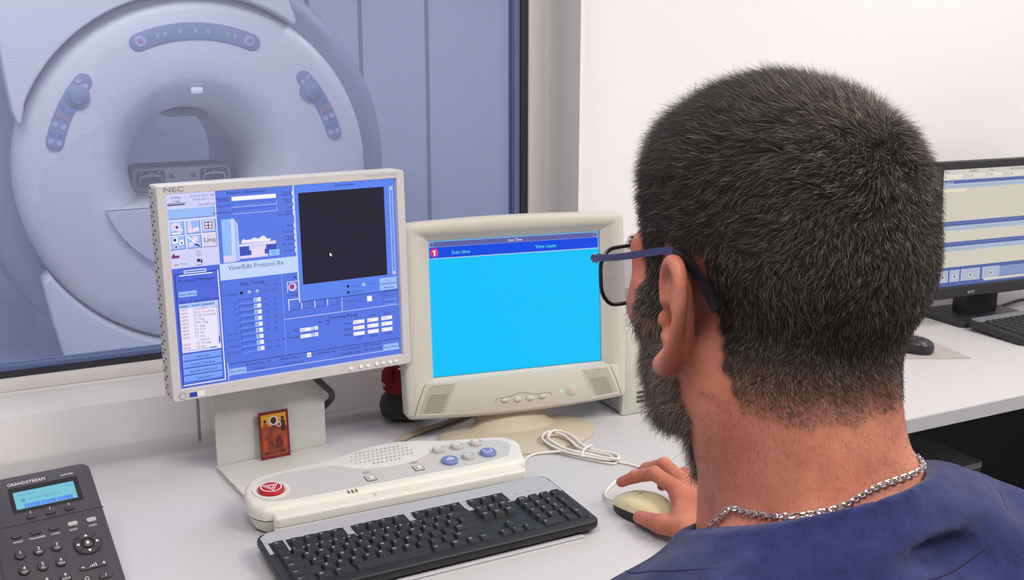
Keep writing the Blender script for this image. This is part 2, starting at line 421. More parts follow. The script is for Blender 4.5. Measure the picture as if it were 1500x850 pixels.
b.loft([at3(rrect(ow-.05, oh-.05, .006, cy=cz), .055), at3(rrect(ow-.02, oh-.02, .006, cy=cz), .044), at3(l0, .034), at3(l0, -.007), at3(rrect(ow-.003, oh-.003, .005, cy=cz), -.010), at3(rrect(.3785, .3035, .001), -.0095), at3(inner, -.008), at3(inner, .002)], silv, True, False, SM)
b.build('bezel', nec)
for s_ in (-1, 1):
    b = MB()
    for i in range(46): b.box((s_*(ow/2+.0001), .024 if i % 2 else .012, -.16+i*.0071), (.0006, .007, .0030), slot, M=SM)
    b.build('vent_slots', nec)
b = MB(); b.text('NEC', .0105, gry, SM @ T((-ow/2+.012, -.0101, .1545)) @ FRONT, 'L', 1.5); b.build('maker_lettering', nec)
b = MB(); b.text('MultiSync LCD 1980SXi', .0055, mat('print_pale', (178, 174, 172), .6), SM @ T((ow/2-.012, -.0101, .1565)) @ FRONT, 'R', 1.1); b.build('model_lettering', nec)
for i, x in enumerate((.058, .086, .105, .130, .148, .167, .183, .1905)):
    b = MB(); b.lathe([(.0032, 0), (.0032, .002), (.002, .0028), (0, .0028)], btn_m if i != 6 else em(225, 245, 215, 1), 14, SM @ T((.178-(1.0-x/.1905)*.125 if i < 6 else (.163 if i == 6 else .1735), -.0098, -.1605)) @ FRONT)
    b.build('control_button' if i != 6 else 'power_light', nec)
b = MB(); b.disc((-.188, -.1605, .0104), .0055, gry, 20, SM @ FRONT); b.disc((-.188, -.1605, .0106), .0045, silv, 20, SM @ FRONT); b.box((-.166, -.1605, .0102), (.024, .0085, .0004), btn_m, M=SM @ FRONT); b.box((-.1715, -.1605, .0105), (.012, .0075, .0004), mat('sticker_blue', (40, 60, 170), .5), M=SM @ FRONT)
b.build('sticker', nec)
b = MB(); b.box((0, -.0005, 0), (.376, .001, .301), em(92, 122, 228), M=SM)
u = UI(b, 1280, 1024, .376, .301, SM @ T((0, -.0012, 0)))
BL, LB, LV, WH, DKT, LN, LB2 = (88, 126, 234), (154, 188, 250), (208, 210, 250), (244, 244, 252), (26, 34, 104), (206, 216, 250), (178, 204, 252)
u.rect(0, 0, 256, 386, LV); u.rect(0, 386, 1280, 1024, (88, 118, 226))
u.text(53, 26, '10 May', 14, DKT, align='C'); u.text(53, 46, '11:43', 13, DKT, align='C')
u.text(250, 24, 'S/10173 A/P L 250', 12, (90, 90, 160), align='R'); u.text(250, 42, 'I/1036 A/P L 112', 12, (90, 90, 160), align='R'); u.text(250, 70, 'Disk 98% full', 12, (90, 90, 160), align='R')
u.rect(7, 47, 105, 50, (60, 60, 110), 2); u.rect(7, 54, 96, 60, (16, 16, 34), 2)
u.rect(5, 77, 247, 131, LB, 2); u.frame(5, 77, 247, 131, LB2, 3, 3, (70, 90, 160))
for x0, y0 in ((5, 140), (88, 140), (170, 140), (5, 216), (90, 216), (171, 216)):
    u.rect(x0, y0, x0+78, y0+73, LB if (x0, y0) != (171, 216) else (218, 214, 238), 2); u.frame(x0, y0, x0+78, y0+73, WH, 3, 3, (80, 96, 160))
pk = (232, 214, 240); dkp = (54, 44, 84)
u.poly([(14, 160), (30, 148), (62, 150), (66, 176), (78, 186), (74, 196), (50, 196), (44, 186), (18, 190)], pk, 4); u.circ(46, 172, 7, dkp, 5); u.rect(20, 200, 66, 208, WH, 4)
u.circ(112, 152, 8, pk, 4); u.poly([(104, 162), (120, 162), (124, 205), (102, 205)], pk, 4); u.poly([(126, 186), (156, 178), (160, 198), (126, 204)], (240, 224, 244), 4)
u.rect(182, 150, 236, 200, (228, 218, 240), 4); u.frame(188, 156, 230, 194, dkp, 4, 5); u.rect(206, 160, 211, 190, dkp, 5); u.rect(194, 174, 224, 178, dkp, 5)
u.poly([(20, 226), (44, 224), (46, 254), (18, 256)], WH, 4); u.rect(24, 230, 38, 244, dkp, 5); u.poly([(54, 240), (74, 238), (76, 262), (52, 264)], WH, 4); u.circ(64, 254, 5, dkp, 5); u.rect(24, 266, 46, 280, pk, 4); u.rect(30, 268, 40, 278, dkp, 5)
u.poly([(94, 226), (100, 222), (158, 276), (152, 282)], WH, 5); u.circ(112, 268, 12, pk, 4); u.rect(122, 226, 150, 252, pk, 4); u.poly([(136, 262), (158, 276), (152, 282), (130, 270)], dkp, 6)
u.text(210, 262, 'Linq', 26, (30, 26, 44), 4, 'C')
for (x, y, w_, h_, c_) in ((10, 302, 34, 10, pk), (8, 318, 40, 14, (120, 60, 110)), (14, 308, 10, 10, dkp), (134, 302, 26, 30, (190, 188, 224)), (136, 346, 18, 16, dkp), (156, 350, 8, 20, dkp), (132, 376, 30, 4, (120, 120, 170)), (10, 358, 34, 16, pk), (16, 364, 26, 6, (120, 60, 90))): u.rect(x, y, x+w_, y+h_, c_, 3)
u.text(70, 368, 'Empty', 10, (80, 80, 150), align='C')
u.text(424, 24, 'Patient Information', 17, DKT, 3, 'C', 1.15)
u.rect(341, 37, 582, 59, WH, 2); u.frame(340, 70, 585, 93, (50, 80, 180), 2, 2, LN); u.frame(340, 104, 585, 129, (50, 80, 180), 2, 2, LN)
for t, y in (('Accession', 47), ('Number', 60), ('Patient ID', 87), ('Patient Name', 121)): u.text(333, y, t, 12, DKT, 3, 'R', 1.1)
for t, y in (('Patient', 38), ('Position', 52), ('Patient', 76), ('Entry', 90), ('Coil', 120), ('Series', 142), ('Description', 157), ('Plane', 220), ('Pulse Seq', 252), ('Imaging', 280), ('Options', 294), ('Psd Name', 320), ('Protocol', 356)): u.text(668, y, t, 11, DKT, 3, 'R', 1.1)
for y in (30, 70, 108, 136, 205, 240, 272, 308, 342): u.rect(672, y, 680, y+22, WH, 2)
u.poly([(277, 152), (328, 152), (326, 382), (276, 382)], (146, 190, 252), 2); u.poly([(276, 345), (322, 345), (321, 382), (276, 382)], (222, 206, 240), 3); u.poly([(328, 152), (342, 150), (364, 184), (364, 374), (334, 382), (322, 382)], (212, 210, 248), 3); u.poly([(345, 160), (360, 186), (360, 370), (342, 376)], (158, 196, 252), 4)
u.rect(366, 306, 568, 354, (62, 82, 186), 2); u.poly([(363, 292), (566, 288), (566, 306), (362, 304)], (228, 216, 246), 3); u.rect(418, 306, 510, 328, (222, 212, 244), 3); u.rect(428, 328, 501, 355, (230, 218, 246), 3); u.rect(366, 355, 517, 370, (222, 212, 244), 3)
u.poly([(377, 288), (378, 276), (390, 264), (400, 272), (430, 270), (447, 262), (470, 270), (500, 254), (522, 276), (540, 274), (532, 288)], (240, 232, 250), 4)
u.rect(525, 337, 582, 370, (140, 196, 246), 4); u.frame(525, 337, 582, 370, LB2, 2, 5); u.text(553, 352, 'Edit', 10, (60, 100, 180), 5, 'C'); u.text(553, 366, 'Save', 10, (60, 100, 180), 5, 'C')
u.rect(252, 386, 676, 475, (196, 216, 254), 2); u.text(297, 424, 'View/Edit Protocol Rx', 26, (58, 88, 128), 3, 'L', .93)
# protocol list panel
u.rect(0, 388, 252, 1024, (82, 106, 220), 2)
u.frame(14, 414, 243, 1014, (44, 64, 160), 5, 3, WH); u.rect(14, 1009, 243, 1014, WH, 3); u.rect(60, 408, 184, 418, (80, 112, 226), 4); u.frame(64, 400, 180, 416, WH, 4, 5); u.rect(40, 423, 212, 428, WH, 4)
u.text(128, 462, 'Protocol Manager', 18, DKT, 3, 'C', 1.05)
u.rect(29, 510, 122, 539, LB, 3); u.text(75, 531, 'New Series', 13, DKT, 4, 'C'); u.text(30, 570, 'State   #    Series Description', 12, DKT, 4, 'L', 1.05)
u.rect(26, 576, 230, 836, (236, 230, 252), 3); u.rect(27, 579, 216, 599, (150, 190, 250), 4)
for i, t in enumerate(('LOC detailed', 'CALIBRATION', 'SAG Counter', 'COR Counter', 'T2 Sag', 'STIR Sag', 'T1 Sag', 'T2 Cor', 'T2 Ax', 'T1 Ax', '--extra--', 'T2 FS Sag', 'T2 Ax')):
    y = 595+i*18.6
    if i != 10: u.text(32, y, 'NEW' if i else 'INRX', 12, (150, 80, 140) if i else DKT, 5)
    u.text(96 + (14 if i == 10 else 0), y, t, 13, (120, 110, 150) if i else DKT, 5, 'L', 1.15)
u.rect(219, 580, 228, 815, (176, 190, 244), 4); u.rect(220, 770, 227, 805, (70, 90, 190), 5); u.rect(30, 822, 210, 830, (190, 200, 246), 4); u.rect(170, 823, 205, 829, (90, 110, 200), 5)
for i, t in enumerate(('View Edit', 'Cancel / No Save', 'Save Rx as Protocol', 'Task Abort')):
    y = 848+i*38.5
    u.rect(24, y, 229, y+32, (122, 160, 248), 3); u.frame(24, y, 229, y+32, (170, 200, 252), 2, 4, (60, 80, 170)); u.text(127, y+22, t, 13, DKT, 5, 'C')
# scan timing
u.text(420, 512, 'Scan Timing', 18, DKT, 3, 'C', 1.1); u.text(496, 531, 'Min', 11, (120, 40, 90), 3, 'C'); u.text(548, 531, 'Max', 11, (120, 40, 90), 3, 'C'); u.text(336, 562, '# of Echoes', 12, DKT, 3, 'R')
for x, c_ in ((359, (10, 10, 30)), (403, WH), (445, WH)): u.poly([(x-10, 554), (x, 544), (x+10, 554), (x, 564)], c_, 3); u.poly([(x-7, 557), (x, 551), (x+7, 557), (x, 560)], (60, 90, 190) if c_ == WH else (10, 10, 30), 4)
vals = ('1.0', '0.5', '5.3', '0', '0', '90', '', '31.2', '15.2'); labs = ('TE', 'TE2', 'TR', 'TI', 'TI2', 'Flip Angle', 'Echo Train', 'Bandwidth', 'Bandwidth2')
u.text(491, 560, '1.0', 11, DKT, 3, 'C'); u.text(534, 560, '1.0', 11, DKT, 3, 'C')
for i in range(9):
    y = 589+i*33.8; x = 340+i*.4
    u.frame(x, y, x+83, y+23, (44, 70, 170), 3, 3, (120, 160, 246)); u.rect(x+84, y-1, x+100, y+23, (190, 210, 252), 3); u.poly([(x+87, y+10), (x+97, y+10), (x+92, y+3)], DKT, 4); u.poly([(x+87, y+14), (x+92, y+20), (x+97, y+14)], DKT, 4); u.rect(x+102, y-1, x+122, y+22, (236, 238, 252), 3)
    u.text(x-8, y+19, labs[i], 11, (50, 74, 170), 3, 'R'); u.text(492, y+18, vals[i], 12, DKT, 3, 'C'); u.text(540, y+18, vals[i], 12, DKT, 3, 'C')
u.rect(586, 476, 588, 931, (150, 180, 248), 3); u.rect(258, 931, 1278, 934, (30, 44, 120), 3); u.rect(256, 925, 260, 1018, LN, 3); u.rect(256, 992, 1278, 995, LN, 3)
u.rect(263, 960, 357, 990, LB, 3); u.text(310, 981, 'Save Series', 13, DKT, 4, 'C')
for x, y, t in ((425, 955, 'Rx Scan Time: 1:39'), (440, 985, '# of Acqs: 11'), (612, 955, 'Max # of Slices: 1'), (622, 985, 'Total # Slices: 14'), (802, 955, 'Est. SAR(W/kg): 100'), (802, 982, 'Table Limit'), (968, 955, 'Est SAR: 0.143'), (968, 980, 'Peak SAR: 0.464'), (1102, 950, 'dB/dt Field Level'), (1102, 976, 'SAR Field Level')): u.text(x, y, t, 12, DKT if t != 'Table Limit' else (120, 140, 220), 3, 'C', 1.05)
u.rect(706, 936, 730, 962, WH, 3); u.text(718, 957, 'A', 14, DKT, 4, 'C')
u.rect(1170, 957, 1266, 991, LB, 3); u.frame(1170, 957, 1266, 991, LB2, 2, 4); u.text(1218, 980, 'Reset Values', 12, DKT, 5, 'C')
u.text(668, 510, 'Ad', 18, DKT, 3, 'C'); u.frame(614, 523, 676, 586, WH, 3, 3, (60, 80, 170)); u.circ(645, 554, 24, (214, 190, 226), 3); u.circ(642, 552, 14, (150, 70, 110), 4); u.text(645, 604, 'Graphic Rx', 11, DKT, 3, 'C')
for x in (616, 690, 766, 841): u.frame(x, 622, x+63, 686, WH, 4, 2, (60, 90, 190))
u.rect(927, 640, 930, 726, LN, 2); u.rect(588, 728, 1274, 731, LN, 2)
u.text(1035, 680, 'Freq Direction', 11, (60, 84, 180), 2, 'R'); u.frame(1040, 664, 1100, 690, (44, 70, 170), 2, 2); u.rect(1082, 660, 1112, 690, WH, 3); u.text(1180, 665, 'Contrast', 11, DKT, 2, 'C'); u.frame(1180, 672, 1260, 696, (44, 70, 170), 2, 2, LB); u.frame(1180, 704, 1260, 722, (44, 70, 170), 2, 2, LB)
u.text(934, 764, 'Scanning Range', 18, DKT, 3, 'C', 1.15)
for x, t in ((1024, 'S / I'), (1112, 'R / L'), (1200, 'A / P')): u.text(x, 780, t, 12, DKT, 3, 'C', 1.2)
for j, t in enumerate(('Center', 'Spacing', '# Slices')):
    u.text(980, 806+j*34, t, 12, DKT, 3, 'R')
    for i, x in enumerate((990, 1077, 1165)): u.rect(x, 790+j*34, x+68, 811+j*34, (246, 242, 250), 3); u.text(x+6, 806+j*34, (('I10.0', 'L3.1', 'P70.0'), ('10.0', '1.0', '1.0'), ('4', '1', '11'))[j][i], 11, (150, 90, 140), 4)
for x, t in ((1024, 'Axial'), (1112, 'Sagittal'), (1200, 'Coronal')): u.text(x, 898, t, 12, DKT, 3, 'C')
for j, (t, v_) in enumerate((('FOV', '48.0'), ('Slice Thickness', '5.0'))):
    u.text(668, 806+j*36, t, 12, DKT, 3, 'R'); u.rect(674, 792+j*36, 737, 812+j*36, (246, 242, 250), 3); u.text(680, 807+j*36, v_, 11, (150, 90, 140), 4); u.rect(739, 792+j*36, 754, 812+j*36, LB2, 3); u.rect(757, 791+j*36, 778, 812+j*36, WH, 3); u.text(767, 808+j*36, 'A', 12, DKT, 4, 'C')
for x, t, t2 in ((792, 'Min', '1'), (838, 'Max', '48')): u.text(x, 776, t, 12, DKT, 3, 'C'); u.text(x, 794, t2, 12, DKT, 3, 'C')
# picture window on top
u.rect(676, 0, 1280, 646, (92, 132, 238), 5); u.rect(676, 0, 684, 646, LN, 6); u.rect(676, 642, 1280, 646, (44, 60, 140), 6)
u.text(975, 24, 'Autoview', 18, DKT, 6, 'C', 1.15); u.rect(706, 43, 1214, 549, (32, 29, 48), 6); u.rect(1246, 44, 1268, 552, (110, 146, 240), 6); u.frame(1246, 44, 1268, 552, (200, 212, 250), 3, 7); u.poly([(1250, 62), (1257, 48), (1264, 62)], WH, 8); u.poly([(1250, 534), (1257, 548), (1264, 534)], WH, 8)
u.poly([(870, 386), (870, 406), (874, 402), (878, 409), (881, 407), (878, 400), (884, 400)], WH, 8)
u.rect(962, 582, 976, 596, (10, 10, 24), 6); u.rect(962, 617, 976, 631, (10, 10, 24), 6); u.frame(1056, 582, 1072, 596, WH, 3, 6); u.text(985, 595, 'Gradients', 12, (60, 84, 180), 6); u.text(985, 630, 'Auto W/L', 12, DKT, 6); u.text(1078, 593, 'Crosshair', 12, (60, 84, 180), 6)
for y, t in ((566, 'Select'), (604, 'Minimize')): u.rect(1164, y, 1276, y+36, LB, 6); u.frame(1164, y, 1276, y+36, LB2, 3, 7, (60, 80, 170)); u.text(1220, y+24, t, 12, (110, 140, 230) if y < 600 else DKT, 8, 'C')
b.build('screen', nec, smooth=False)
# bent sheet-metal stand: back panel and foot plate
ca = Matrix.Rotation(-yaw, 4, 'Z')
SP = Matrix.Rotation(math.atan2(.024, .190)-yaw, 4, 'Z')
b = MB(); b.box((0, .003, .088), (.192, .006, .176), standm, .0012, M=ca @ T((-.030, .0525, 0)) @ RZ(5) @ T((0, 0, .008)) )
b.box((0, .03, .18), (.16, .05, .03), standm, .003, M=ca @ T((-.030, .0525, 0)) @ RZ(5))
b.box((.05, .045, .26), (.05, .05, .16), standm, .003, M=ca @ T((-.030, .0525, 0)) @ RZ(5))
b.build('stand_panel', nec)
b = MB(); b.box((0, -.073, .004), (.194, .160, .008), standm, .0015, M=ca @ T((-.030, .0525, 0)) @ RZ(5)); b.build('stand_foot', nec)

cabg = mat('grey_cable', (150, 146, 146), .6); cabk = mat('black_cable', (50, 49, 52), .55); cabb = mat('tan_cable', (150, 138, 118), .6)
b = MB(); b.tube(spline([(.337, 1.885, .742), (.338, 1.885, .80), (.339, 1.885, .90), (.36, 1.87, 1.0), (.42, 1.80, 1.05)], 6), .0028, cabg, 10)
one('power_cable', b, 'thin grey cable dropping straight from the silver monitor to the desk', 'cable', loc=(.337, 1.885, .74))
b = MB(); b.tube(spline([(.485, 1.715, .925), (.494, 1.712, .900), (.504, 1.716, .882), (.518, 1.722, .866), (.534, 1.735, .848), (.543, 1.757, .829), (.538, 1.775, .812), (.52, 1.79, .79), (.48, 1.815, .7475), (.44, 1.84, .7465)], 6), .0055, cabk, 10)
one('video_cable', b, 'thick black cable looping out beside the silver monitor stand', 'cable', loc=(.47, 1.765, .74))
b = MB(); b.tube(spline([(.60, 1.66, .7455), (.648, 1.712, .7455), (.70, 1.742, .7455), (.76, 1.762, .7455), (.85, 1.80, .7455), (.95, 1.84, .7455)], 6), .0055, cabb, 10)
one('data_cable', b, 'tan cable lying on the desk behind the white console', 'cable', loc=(.60, 1.66, .74))

# icon card: red border, gold ground, seated figure shapes in red-brown, plain and generic
cr = mat('card_border_red', (118, 22, 36), .5); cg = mat('card_gold', (214, 158, 44), .45, mottle=.2, mscale=150); cbn = mat('card_brown', (120, 50, 30), .5, mottle=.35, mscale=140); cor = mat('card_orange', (150, 68, 34), .5, mottle=.4, mscale=150); cwh = mat('card_white', (206, 206, 214), .5); cdk = mat('card_dark', (66, 34, 30), .5)
card = MB(); cw, ch = .0515, .082
CM = T((.4325, 1.7265, .7485)) @ RZ(4) @ RX(-3.5)
card.box((0, .0006, ch/2), (cw, .0012, ch), cr, M=CM)
def cp(pts, m, k): card.add([(x*cw, -.0001*k, y*ch) for x, y in pts][::1], [tuple(range(len(pts)))], m, CM)
def ce(x, y, rx, ry, m, k, n=18): cp([(x+rx*math.cos(2*math.pi*i/n), y+ry*math.sin(2*math.pi*i/n)) for i in range(n)], m, k)
cp([(-.42, .06), (.42, .06), (.42, .94), (-.42, .94)], cor, 1); cp([(-.42, .70), (.42, .66), (.42, .94), (-.42, .94)], cg, 2)
ce(-.29, .80, .06, .035, cdk, 3); cp([(-.40, .52), (-.18, .52), (-.20, .74), (-.36, .77)], cor, 3); ce(.30, .83, .06, .035, cdk, 3); cp([(.20, .55), (.40, .55), (.38, .78), (.24, .80)], cdk, 3)
cp([(-.22, .10), (.28, .10), (.34, .45), (.16, .66), (-.02, .74), (-.18, .62), (-.30, .42)], cbn, 4); ce(-.01, .80, .15, .10, cwh, 5); ce(-.01, .80, .10, .075, cdk, 6); ce(.16, .70, .085, .055, cwh, 5); ce(.16, .70, .055, .04, cor, 6)
ce(.12, .42, .19, .20, cor, 5); ce(.14, .34, .13, .14, mat('card_maroon', (98, 30, 34), .5, mottle=.3, mscale=160), 6); cp([(-.2, .34), (.02, .22), (.2, .2), (.02, .26), (-.18, .38)], cdk, 7)
for x, y in ((-.3, .12), (.26, .13)): cp([(x-.08, y-.03), (x+.08, y-.03), (x+.08, y+.03), (x-.08, y+.03)], cdk, 5)
for x, y in ((-.31, .30), (.34, .34)): cp([(x-.05, y-.10), (x+.05, y-.10), (x+.05, y+.10), (x-.05, y+.10)], mat('card_red', (196, 62, 34), .5), 5)
one('picture_card', card, 'small red bordered gold and brown picture card on the monitor stand', 'card', loc=(.4325, 1.7265, .7485))

# ------------------------------------------------------------------ cream monitor with speakers
cream = mat('monitor_cream', (197, 192, 180), .5, spec=.35); cream2 = mat('stand_beige', (188, 175, 152), .5)
hole = mat('grille_hole', (58, 53, 48), .8)
M2 = (.8754, 1.6988, .74); y2 = math.atan2(-.137, .991)
m2 = thing('computer_monitor', 'cream monitor with built-in speakers and a plain cyan screen', 'monitor', M2, y2)
S2 = T((0, 0, .975-.74)) @ RX(-4.8)
sw, sh = .322, .2417
b = MB()
def ol(k, rr=.009): return rrect(.418-2*k, .342-2*k, rr, cx=-.0055, cy=-.0175, bt=.006, bb=.009, bs=.002)
fine = [at3(ol(.05), .075), at3(ol(.03), .060), at3(ol(.004), .022), at3(ol(0), .012), at3(ol(0), -.016), at3(ol(.002), -.021), at3(ol(.007, .007), -.0235)]
rid = rrect(.362, .283, .004, cy=-.000); inn = rrect(sw+.002, sh+.002, .001)
b.loft(fine + [at3(rrect(.374, .292, .005, cx=-.003, cy=-.008, bt=.002, bb=.006), -.0225), at3(rrect(.352, .262, .004, cy=.002), -.0165), at3(rrect(sw+.012, sh+.010, .002), -.009), at3(inn, -.006), at3(inn, .002)], cream, True, False, S2)
b.build('bezel', m2, angle=50)
def chin(x, z): return -.0229
b = MB(); b.add([(-.212, -.0236, -.1335), (.212, -.0236, -.1335), (.209, -.0236, -.186), (.10, -.0245, -.198), (0, -.0248, -.2015), (-.10, -.0245, -.198), (-.209, -.0236, -.186)], [(0, 6, 5, 4, 3, 2, 1)], cream)
cn = MB(); cpts = [(-.198, -.126), (.186, -.126), (.197, -.182), (.12, -.189), (0, -.1925), (-.12, -.189), (-.208, -.182)][::-1]
cn.prism(cpts, .018, .0242, cream, .0015, 2, S2 @ FRONT); cn.build('control_fascia', m2)
for s_ in (-1, 1):
    g = MB(); ox = 0 if s_ < 0 else -.011
    q = [(.124, -.129), (.178, -.129), (.199, -.180), (.145, -.185)]
    q = [(s_*x+ox, z) for x, z in q]; q = q[::-1] if s_ > 0 else q
    g.prism(q, .0242, .0247, cream, M=S2 @ FRONT)
    for r_ in range(18):
        for c_ in range(17):
            tt = r_/17; uu = (c_+.5*(r_ % 2))/17
            x = .128+tt*.020+uu*.048; z = -.1315-tt*.049-uu*tt*-.004
            rad = .0008 if (r_ < 6 or c_ > 13 or c_ < 2) else .0011
            g.disc((s_*x+ox, z, .02485), rad, hole, 6, S2 @ FRONT)
    g.tube([(s_*.182+ox, -.0243, -.127), (s_*.194+ox, -.0243, -.155), (s_*.2025+ox, -.0243, -.181)], .0005, hole, 5, S2)
    g.build('speaker_grille', m2)
b = MB()
b.tube([(-.054, -.0243, -.1715)]+[(-.052+.104*i/20, -.0243, -.1655+.006*math.exp(-((i-9)/3.5)**2)) for i in range(21)]+[(.054, -.0243, -.1715)], .0007, mat('recess_line', (146, 138, 124), .6), 6, S2)
b.build('recess_edge', m2)
for i in range(4):
    k = MB(); k.lathe([(.0072, .024), (.0068, .0268), (.0045, .0278), (0, .028)], cream, 20, S2 @ T((0, 0, -.1715+abs(i-1.5)*.0009)) @ FRONT @ T((-.036+.024*i, 0, 0)) @ Matrix.Diagonal((1, .6, 1, 1))); k.build('menu_button', m2)
k = MB(); k.lathe([(.0105, .024), (.0100, .0258), (.0075, .026), (.007, .0275), (.003, .0282), (0, .0282)], cream, 24, S2 @ T((.094, 0, -.1655)) @ FRONT); k.build('power_button', m2)
k = MB(); k.lathe([(.0024, .024), (.002, .0256), (0, .0258)], em(190, 250, 170, 1.0), 12, S2 @ T((.073, 0, -.1655)) @ FRONT); k.build('power_light', m2)
b = MB(); b.box((0, -.0005, 0), (sw, .001, sh), em(0, 192, 252), M=S2)
u = UI(b, 1024, 768, sw, sh, S2 @ T((0, -.0012, 0)))
u.rect(3, 3, 1021, 100, (150, 156, 200)); u.rect(6, 6, 1018, 33, (92, 96, 160), 2); u.rect(6, 35, 1018, 95, (0, 72, 226), 2); u.rect(3, 97, 1021, 100, (196, 200, 224), 3); u.frame(8, 8, 32, 32, (170, 176, 214), 2, 3); u.frame(992, 8, 1016, 32, (170, 176, 214), 2, 3)
u.text(510, 27, 'Scan Time', 15, WH, 3, 'C'); u.text(135, 78, 'Scan time', 21, (90, 236, 190), 3, 'L', .95); u.text(631, 77, 'View count', 21, (90, 236, 190), 3, 'L', .95)
u.circ(34, 65, 24, (236, 40, 110), 3, 24); u.circ(34, 65, 18, (206, 60, 130), 4, 20); u.poly([(22, 54), (46, 54), (34, 68)], (250, 240, 160), 5); u.rect(31, 66, 40, 82, (240, 236, 240), 5); u.circ(34, 57, 5, WH, 6); u.poly([(20, 70), (31, 66), (28, 78)], (40, 40, 120), 5)
b.build('screen', m2, smooth=False)
nb = MB()
def el(rx, ry, z, cx=0, cy=0, n=40): return [(cx+rx*math.cos(2*math.pi*i/n), cy+ry*math.sin(2*math.pi*i/n), z) for i in range(n)]
nb.loft([el(.146, .098, 0, -.015, -.045), el(.146, .098, .004, -.015, -.045), el(.140, .092, .0075, -.015, -.044), el(.085, .050, .010, -.013, -.018)], cream2, True, True); nb.build('stand_base', m2)
nb = MB()
nb.loft([el(.086, .046, .0085, -.013, -.012), el(.072, .034, .016, -.013, -.006), el(.065, .028, .032, -.012, .004), el(.064, .026, .06, -.012, .014), el(.08, .026, .14, -.01, .035), el(.08, .02, .2, -.01, .05)], cream2, False, True); nb.build('stand_neck', m2)

# ------------------------------------------------------------------ beige computer case behind the cream monitor
case_m = mat('case_beige', (196, 196, 184), .5); case_s = mat('case_side', (170, 174, 162), .5)
pc = thing('computer_case', 'small beige computer case on the desk behind the cream monitor', 'computer', (1.080, 1.658, .74), R_(-2))
b = MB(); b.box((.135, .15, .088), (.27, .28, .170), case_s, .003); b.build('housing', pc)
b = MB(); b.box((.135, .006, .086), (.274, .014, .172), case_m, .004)
for z in (.025, .034, .043): b.box((.055, -.002, z), (.05, .003, .003), hole)
b.box((.19, -.002, .12), (.12, .004, .03), case_m, .001); b.box((.19, -.004, .12), (.10, .002, .004), hole); b.build('front_panel', pc)
b = MB(); b.box((.06, -.003, .065), (.018, .005, .010), case_s, .001); b.build('power_button', pc)
for x in (.03, .24):
    b = MB(); b.box((x, .15, .0015), (.03, .24, .003), cabk); b.build('foot', pc)

# ------------------------------------------------------------------ soft toy peeking out left of the cream monitor
felt = mat('dark_felt', (58, 57, 60), .95, bump=.6, bscale=500); redf = mat('red_felt', (122, 16, 26), .9, bump=.5, bscale=500)
toy = thing('soft_toy', 'small red and dark grey felt toy half hidden behind the cream monitor', 'toy', (.708, 1.84, .74))
b = MB(); b.lathe([(0, 0), (.028, .001), (.042, .010), (.046, .026), (.042, .042), (.030, .054), (.012, .06), (0, .061)], felt, 28); b.build('body', toy)
b = MB(); b.lathe([(.032, .050), (.040, .056), (.042, .068), (.036, .088), (.026, .108), (.013, .122), (0, .128)], redf, 28, T((-.002, 0, 0)) @ RY(4)); b.tube([(-.030, -.012, .07), (-.038, -.016, .085), (-.036, -.012, .098), (-.026, -.006, .106)], [.008, .011, .010, .006], redf, 10); b.build('hood', toy)
b = MB(); b.lathe([(0, -.007), (.006, -.004), (.008, 0), (.006, .004), (0, .007)], mat('toy_skin', (222, 170, 150), .8), 14, T((-.041, -.012, .078))); b.build('face', toy)
b = MB(); b.tube([(-.018, -.03, .112), (-.014, -.036, .120), (-.008, -.034, .116)], .0015, btn_m, 6); b.tube([(-.02, -.03, .106), (-.012, -.036, .111), (-.006, -.034, .108)], .0015, btn_m, 6); b.build('ribbon', toy)

# ------------------------------------------------------------------ white operator console
cons = mat('console_white', (216, 213, 203), .42, spec=.4); cgrey = mat('console_grey_face', (190, 188, 183), .5); seam = mat('console_seam', (130, 124, 112), .7)
CO = (.555, 1.50, .74); co = thing('operator_console', 'white scanner operator console with round red emergency button', 'console', CO)
LC = T((-CO[0], -CO[1], -CO[2]))
back = spline([(.775, 1.485), (.785, 1.520), (.765, 1.548), (.72, 1.560), (.675, 1.572), (.635, 1.592), (.59, 1.604), (.545, 1.600), (.50, 1.584), (.45, 1.572), (.39, 1.566), (.35, 1.553), (.330, 1.520), (.328, 1.478), (.342, 1.453)], 5)
front = spline([(.352, 1.450), (.45, 1.450), (.56, 1.450), (.66, 1.450), (.752, 1.450), (.768, 1.460)], 4)
outl = back + front
def scl(l, k, cx=.555, cy=1.512):
    P_ = [Vector((x, y)) for x, y in l]; n = len(P_); o = []
    for i in range(n):
        t = (P_[(i+1) % n]-P_[i-1]); t.normalize(); nn = Vector((t.y, -t.x)); o.append((P_[i].x-nn.x*k, P_[i].y-nn.y*k))
    return o
def slope(l, dz): return [(x, y, .74+dz+max(0, min(1, (y-1.44)/.12))*.010) for x, y in l]
b = MB(); b.loft([[(x, y, .742) for x, y in scl(outl, .012)], [(x, y, .746) for x, y in scl(outl, .007)], [(x, y, .758) for x, y in scl(outl, .003)], [(x, y, .763) for x, y in scl(outl, .001)]], cons, True, False); b.build('lower_shell', co, LC)
b = MB(); b.loft([[(x, y, .7636) for x, y in scl(outl, .0018)], [(x, y, .765) for x, y in outl], slope(outl, .034), slope(scl(outl, .0015), .0385), slope(scl(outl, .005), .0415), slope(scl(outl, .009), .0425)], cons, True, True); b.build('upper_shell', co, LC, angle=50)
b = MB(); lip = [(.356, 1.455), (.352, 1.436), (.358, 1.430), (.750, 1.430), (.757, 1.436), (.753, 1.455)]
b.prism(lip, .7475, .7605, cons, .002, 2); b.prism(lip, .7612, .7755, cons, .004, 3); b.build('front_lip', co, LC)
b = MB(); b.prism([(.506, 1.452), (.507, 1.440), (.628, 1.440), (.629, 1.452)], .775, .7785, cons, .002, 2); b.build('label_ledge', co, LC)
